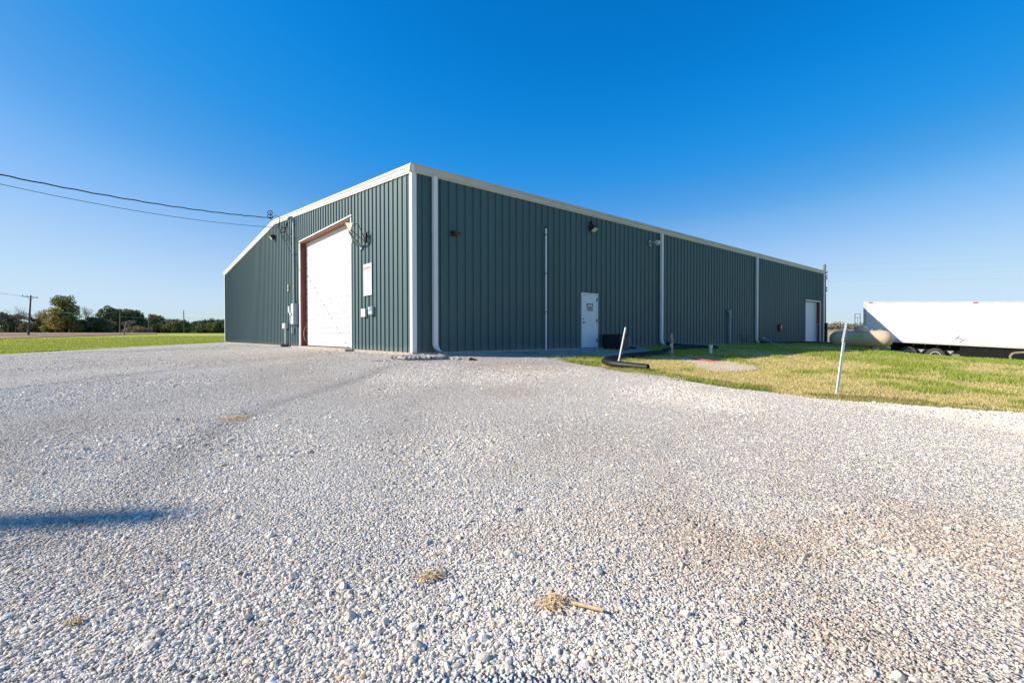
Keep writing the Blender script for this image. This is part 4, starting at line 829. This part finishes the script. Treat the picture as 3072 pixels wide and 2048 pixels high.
def wood(p0,p1,dep,h,n,cols,label,seed):
    rnd=np.random.default_rng(seed); V=[];C_=[]
    px=rnd.uniform(p0,p1,n); dd=dep+rnd.uniform(-12,12,n); P=np.array([at(a_,b_) for a_,b_ in zip(px,dd)]); hh=h*(.55+.6*fbm(px*.05,px*0,seed,3)); P[:,2]+=rnd.uniform(-.02,1,n)*hh
    u=rnd.normal(size=(n,3)); u/=np.linalg.norm(u,axis=1)[:,None]; v=np.cross(u,rnd.normal(size=(n,3))); v/=np.linalg.norm(v,axis=1)[:,None]; s_=rnd.uniform(.5,1.1,(n,1))*dep/420
    V=np.stack([P-u*s_,P+v*s_*.7,P+u*s_,P-v*s_*.7],1).reshape(-1,3); c_=np.array(cols)[rnd.integers(len(cols),size=n)]*rnd.uniform(.7,1.3,(n,1))
    o=npmesh('distant_wood',V,np.arange(4*n),np.full(n,4),M['leaf'],{'tone':np.repeat(np.concatenate([c_,np.ones((n,1))],1),4,0)}); tag(o,label,'wood',kind='stuff')
wood(-500,430,330,5.0,15000,[(.10,.10,.05),(.07,.09,.045),(.13,.10,.06)],'dark far-off wood behind the left trees',5)
wood(425,720,470,4.2,9000,[(.09,.11,.06),(.07,.09,.055)],'low far-off wood beyond the lawn beside the gable',6)
NR=22
for i in range(NR):
    px=2468+i*30; w_=random.uniform(12,20); leafy(px,620+20*(i%3),random.uniform(4.6,6.4),w_*1.7,'low hazy tree of the distant row across the stubble field',[(.16,.13,.085),(.12,.11,.08),(.14,.12,.09)],dens=.45,trunk=.3,lobes=7,leaf=1.0,seed=200+i,low=-.2,group='distant tree row across the stubble field')
# ------------------------------------------------------------------ grass
def inside(poly,x,y):
    c=np.zeros(len(x),bool); n=len(poly)
    for i in range(n):
        x0,y0=poly[i]; x1,y1=poly[(i+1)%n]
        cond=((y0>y)!=(y1>y))&(x<(x1-x0)*(y-y0)/(y1-y0+1e-12)+x0); c^=cond
    return c
def grass(name,x,y,h,wd,col,label=None):
    n=len(x); a=rng.uniform(0,6.283,n); z=G(x,y); lean=rng.normal(size=(n,2))*h[:,None]*.45
    dx=np.cos(a)*wd/2; dy=np.sin(a)*wd/2
    V=np.stack([np.stack([x-dx,y-dy,z-.01],1),np.stack([x+dx,y+dy,z-.01],1),np.stack([x+lean[:,0],y+lean[:,1],z+h],1)],1).reshape(-1,3)
    C_=np.repeat(np.concatenate([col,np.ones((n,1))],1),3,0)
    o=npmesh(name,V,np.arange(3*n),np.full(n,3),M['grass_blade'],{'tone':C_}); tag(o,label,'grass',kind='stuff'); return o
def tone(x,y,n):
    "0 straw .. 1 green, in mown bands"
    t=fbm(x*.33+y*.18,y*.55-x*.25,5,4)*.55+fbm(x*1.6,y*1.6,9,2)*.45
    return t
N=520000
# sample in view-polar space so near blades are denser
a=rng.uniform(-.95,.34,N)+YAW; ra=8*np.exp(rng.uniform(0,math.log(36/6.,),N))*.8
x=CX+ra*np.cos(a); y=CY+ra*np.sin(a)
lotp=list(zip(CX+RL[::3]*np.cos(angL[::3]),CY+RL[::3]*np.sin(angL[::3])))
d_edge=np.interp(a,angL,RL)
k=(ra>d_edge-.05+rng.normal(size=N)*.05-.45*(fbm(x*2.3,y*2.3,95)>.60)*(rng.random(N)<.30))&~((x>-.1)&(x<L+.1)&(y>-.06))
p2=inside(P2,x+rng.normal(size=N)*.18,y+rng.normal(size=N)*.18)&(rng.random(N)>.12); p3=inside(P3,x+rng.normal(size=N)*.40,y+rng.normal(size=N)*.40)&(rng.random(N)>.22)
k&=~p2&~p3&~((x>30.8)&(x<35.7)&(y>-1.35)); x=x[k];y=y[k];ra=ra[k];de=(ra-d_edge[k])
t=tone(x,y,len(x)); t=t+.10*ss(14,22,ra)+.06*ss(3,0,np.abs(y+1)) -.02
wave=(np.sin((x*.55-y*.83)*1.25+fbm(x*.3,y*.3,2)*5)*.5+.5)
t=t+ (wave-.5)*.10
gsel=ss(.46,.64,t)[:,None]
straw=np.array([.72,.57,.26])*rng.uniform(.75,1.25,(len(x),1)); grn=np.array([.39,.43,.075])*rng.uniform(.7,1.35,(len(x),1)); 
col=straw*(1-gsel)+grn*gsel
brown=(np.abs(de-.32-.5*fbm(x*.6,y*.6,19))<.30)&(fbm(x*1.4,y*1.4,71)>.50)&(rng.random(len(x))<.8); col[brown]=np.array([.36,.23,.11])*rng.uniform(.7,1.3,(brown.sum(),1))
hh=(.025+.045*rng.random(len(x)))*(.7+.9*gsel[:,0])*(1+.5*ss(12,25,ra)); keep=(~brown)|(rng.random(len(x))<.5)
hh*= np.where(de<.25,1.3,1)
ez=(de<.75+.5*fbm(x*.8,y*.8,88))&~brown; em=(fbm(x*1.3,y*1.3,44)>.45)&ez; col[em]=(col[em]*.4+np.array([.27,.33,.06])*.6*rng.uniform(.6,1.2,(em.sum(),1)))
grass('grass',x[keep],y[keep],hh[keep],(.010+.0009*ra[keep]),col[keep],'mown straw and green grass around the building')
# tall tufts along the far side of hump
Nt=26000; xt=rng.uniform(20,31,Nt); yt=rng.uniform(-14,-6,Nt); c_=np.array([.34,.46,.06])*rng.uniform(.6,1.3,(Nt,1)); grass('tall_grass',xt,yt,.06+.10*rng.random(Nt),np.full(Nt,.03),c_,'longer bright green grass in front of the trailer')
# left lawn
Nl=230000; al=YAW+rng.uniform(.18,.98,Nl); rl=24*np.exp(rng.uniform(0,math.log(5),Nl)); xl=CX+rl*np.cos(al); yl=CY+rl*np.sin(al)
k=(rl>np.interp(al,angL,RL)-.05)&~((xl>-.1)&(yl<W+.2)); xl=xl[k];yl=yl[k];rl=rl[k]
tl=fbm(xl*.1,yl*.35,31,3); stripe=np.sin((yl*.97+xl*.25)*.9)*.5+.5
c_=(np.array([.36,.42,.06])*(1-tl[:,None])+np.array([.58,.56,.13])*tl[:,None])*rng.uniform(.7,1.25,(len(xl),1))*(.74+.36*stripe[:,None]-.16*(stripe[:,None]<.10))
grass('lawn_grass',xl,yl,(.04+.05*rng.random(len(xl)))*(1+rl/90),.02+.0011*rl,c_,'bright green mown lawn beyond the gravel on the left')
# ------------------------------------------------------------------ loose stones (instanced on points)
def stones():
    n1=900000; f_=np.sqrt(rng.uniform(0,1,n1)); 
    a=YAW+rng.uniform(-1.02,1.02,n1); rmin,rmax=1.5,12.
    # density falls with distance: r distributed ~ uniform in r^1.25
    ra=(rng.uniform(rmin**1.35,rmax**1.35,n1))**(1/1.35)
    x=CX+ra*np.cos(a); y=CY+ra*np.sin(a); k=rng.random(n1)<1-.75*ss(8,12,ra); a=a[k]; ra=ra[k]
    n2=210000; a2=YAW+rng.uniform(-1.02,1.02,n2); r2_=8.5*np.exp(rng.uniform(0,math.log(36/8.5),n2)); a=np.concatenate([a,a2]); ra=np.concatenate([ra,r2_]); x=CX+ra*np.cos(a); y=CY+ra*np.sin(a)
    k=(ra<np.interp(a,angL,RL)-.06)&~((x>-.05)&(y>-.05)); x=x[k];y=y[k];ra=ra[k]; n=len(x)
    zone=fbm(x*.45,y*.45,77,3)
    size=np.exp(rng.normal(math.log(.0032),.43,n))*(.75+.6*ss(.35,.65,zone)); big=rng.random(n)<.007; size[big]*=rng.uniform(1.7,2.9,big.sum()); size=np.minimum(size,.020)
    size*=1+.05*np.maximum(ra-3,0)
    far=ra>12; size=np.where(far,np.minimum(size,.018)*1.25,size)
    z=G(x,y)+.022+size*.10
    pal=np.array([(.62,.60,.575),(.52,.50,.48),(.42,.41,.41),(.66,.65,.645),(.56,.50,.42),(.33,.335,.35),(.60,.55,.49),(.46,.33,.22)])
    pw=np.array([.25,.23,.13,.14,.11,.06,.07,.01]); ci=rng.choice(len(pal),n,p=pw/pw.sum()); col=pal[ci]*rng.uniform(.86,1.1,(n,1))*np.array([1.02,.935,.80])*1.27
    md,tk_=soil(x,y); tanz=(md*(.25+.75*rng.random(n)))[:,None]; col=col*(1-tanz)+np.array([.55,.435,.325])*tanz*rng.uniform(.7,1.2,(n,1)); col=col*(1-.34*tk_[:,None]); rus=(rng.random(n)<.008+.035*md)&(size<.008); col[rus]=np.array([.58,.36,.20])*rng.uniform(.6,1.1,(rus.sum(),1))
    me=bpy.data.meshes.new('gravel_stones'); me.vertices.add(n); me.vertices.foreach_set('co',np.stack([x,y,z],1).astype(np.float32).ravel())
    q=me.attributes.new('scol','FLOAT_COLOR','POINT'); q.data.foreach_set('color',np.concatenate([col,np.ones((n,1))],1).astype(np.float32).ravel())
    q=me.attributes.new('ssc','FLOAT_VECTOR','POINT'); q.data.foreach_set('vector',(size[:,None]*np.stack([rng.uniform(.85,1.5,n),rng.uniform(.75,1.15,n),rng.uniform(.55,.95,n)],1)).astype(np.float32).ravel())
    q=me.attributes.new('srot','FLOAT_VECTOR','POINT'); q.data.foreach_set('vector',np.stack([rng.normal(size=n)*.35,rng.normal(size=n)*.35,rng.uniform(0,6.28,n)],1).astype(np.float32).ravel())
    q=me.attributes.new('svi','INT','POINT'); q.data.foreach_set('value',rng.integers(0,6,n).astype(np.int32))
    me.materials.append(M['stone'])
    o=bpy.data.objects.new('gravel_stones',me); COL.objects.link(o); tag(o,'loose crushed limestone gravel in the foreground','gravel',kind='stuff')
    ng=bpy.data.node_groups.new('scatter_stones','GeometryNodeTree'); ng.interface.new_socket('Geometry',in_out='INPUT',socket_type='NodeSocketGeometry'); ng.interface.new_socket('Geometry',in_out='OUTPUT',socket_type='NodeSocketGeometry')
    N_=ng.nodes; K=ng.links; gi=N_.new('NodeGroupInput'); go=N_.new('NodeGroupOutput'); join=N_.new('GeometryNodeGeometryToInstance')
    for i in range(6):
        ic=N_.new('GeometryNodeMeshIcoSphere'); ic.inputs['Radius'].default_value=1; ic.inputs['Subdivisions'].default_value=2
        sp=N_.new('GeometryNodeSetPosition'); nz=N_.new('ShaderNodeTexNoise'); nz.noise_dimensions='4D'; nz.inputs['Scale'].default_value=.95; nz.inputs['Detail'].default_value=1.5; nz.inputs['W'].default_value=i*3.7+1
        sb=N_.new('ShaderNodeVectorMath'); sb.operation='SUBTRACT'; sb.inputs[1].default_value=(.5,.5,.5); ml=N_.new('ShaderNodeVectorMath'); ml.operation='SCALE'; ml.inputs['Scale'].default_value=1.7
        K.new(nz.outputs['Color'],sb.inputs[0]); K.new(sb.outputs[0],ml.inputs[0]); K.new(ml.outputs[0],sp.inputs['Offset']); K.new(ic.outputs['Mesh'],sp.inputs['Geometry'])
        sm=N_.new('GeometryNodeSetMaterial'); sm.inputs['Material'].default_value=M['stone']; K.new(sp.outputs[0],sm.inputs[0]); K.new(sm.outputs[0],join.inputs[0])
    def na(nm,dt):
        q=N_.new('GeometryNodeInputNamedAttribute'); q.data_type=dt; q.inputs['Name'].default_value=nm; return q.outputs[0]
    ip=N_.new('GeometryNodeInstanceOnPoints'); K.new(gi.outputs[0],ip.inputs['Points']); K.new(join.outputs[0],ip.inputs['Instance']); ip.inputs['Pick Instance'].default_value=True
    K.new(na('svi','INT'),ip.inputs['Instance Index']); K.new(na('ssc','FLOAT_VECTOR'),ip.inputs['Scale'])
    er=N_.new('FunctionNodeEulerToRotation'); K.new(na('srot','FLOAT_VECTOR'),er.inputs[0]); K.new(er.outputs[0],ip.inputs['Rotation'])
    K.new(ip.outputs[0],go.inputs[0]); md=o.modifiers.new('scatter','NODES'); md.node_group=ng
stones()
# ------------------------------------------------------------------ straw clumps on the gravel
def straw(x,y,r_,n,label,stalk=None,seed=0):
    rnd=random.Random(seed); z=g(x,y)+.026; e=empty('straw_clump',(x,y,z),label,'straw'); mb=MB()
    a0=rnd.uniform(0,6.28)
    for k in range(n):
        a=a0+rnd.gauss(0,.7)+(3.14 if rnd.random()<.3 else 0); l=r_*rnd.uniform(.3,1.1); cx=x+rnd.gauss(0,r_*.55); cy=y+rnd.gauss(0,r_*.4); 
        p=Vector((cx,cy,z+rnd.uniform(0,.012))); q=p+Vector((math.cos(a)*l*.5,math.sin(a)*l*.5,rnd.uniform(0,.012))); q2=p+Vector((math.cos(a+.4)*l,math.sin(a+.4)*l,0)); mb.tube([p,q,q2],[.0015,.002,.001],4,caps=False)
    mb.build('fibres',M['straw'],e)
    if stalk: MB().tube([(stalk[0],stalk[1],z+.012),(stalk[2],stalk[3],z+.008)],[.008,.009],5).build('stalk',M['straw'],e)
straw(-5.30,-11.02,.055,130,'pale straw clump with a thick broken stalk, in the foreground right of centre',(-5.255,-11.065,-5.195,-11.175),1)
straw(-5.58,-10.54,.045,90,'tangled straw clump without stalk, in the foreground near the centre',None,2)
straw(-5.6,-6.28,.13,110,'flat straw patch farther out on the gravel left of centre',None,3)
straw(-6.75,-9.95,.024,35,'small brown straw tuft in the lower left corner',None,4)
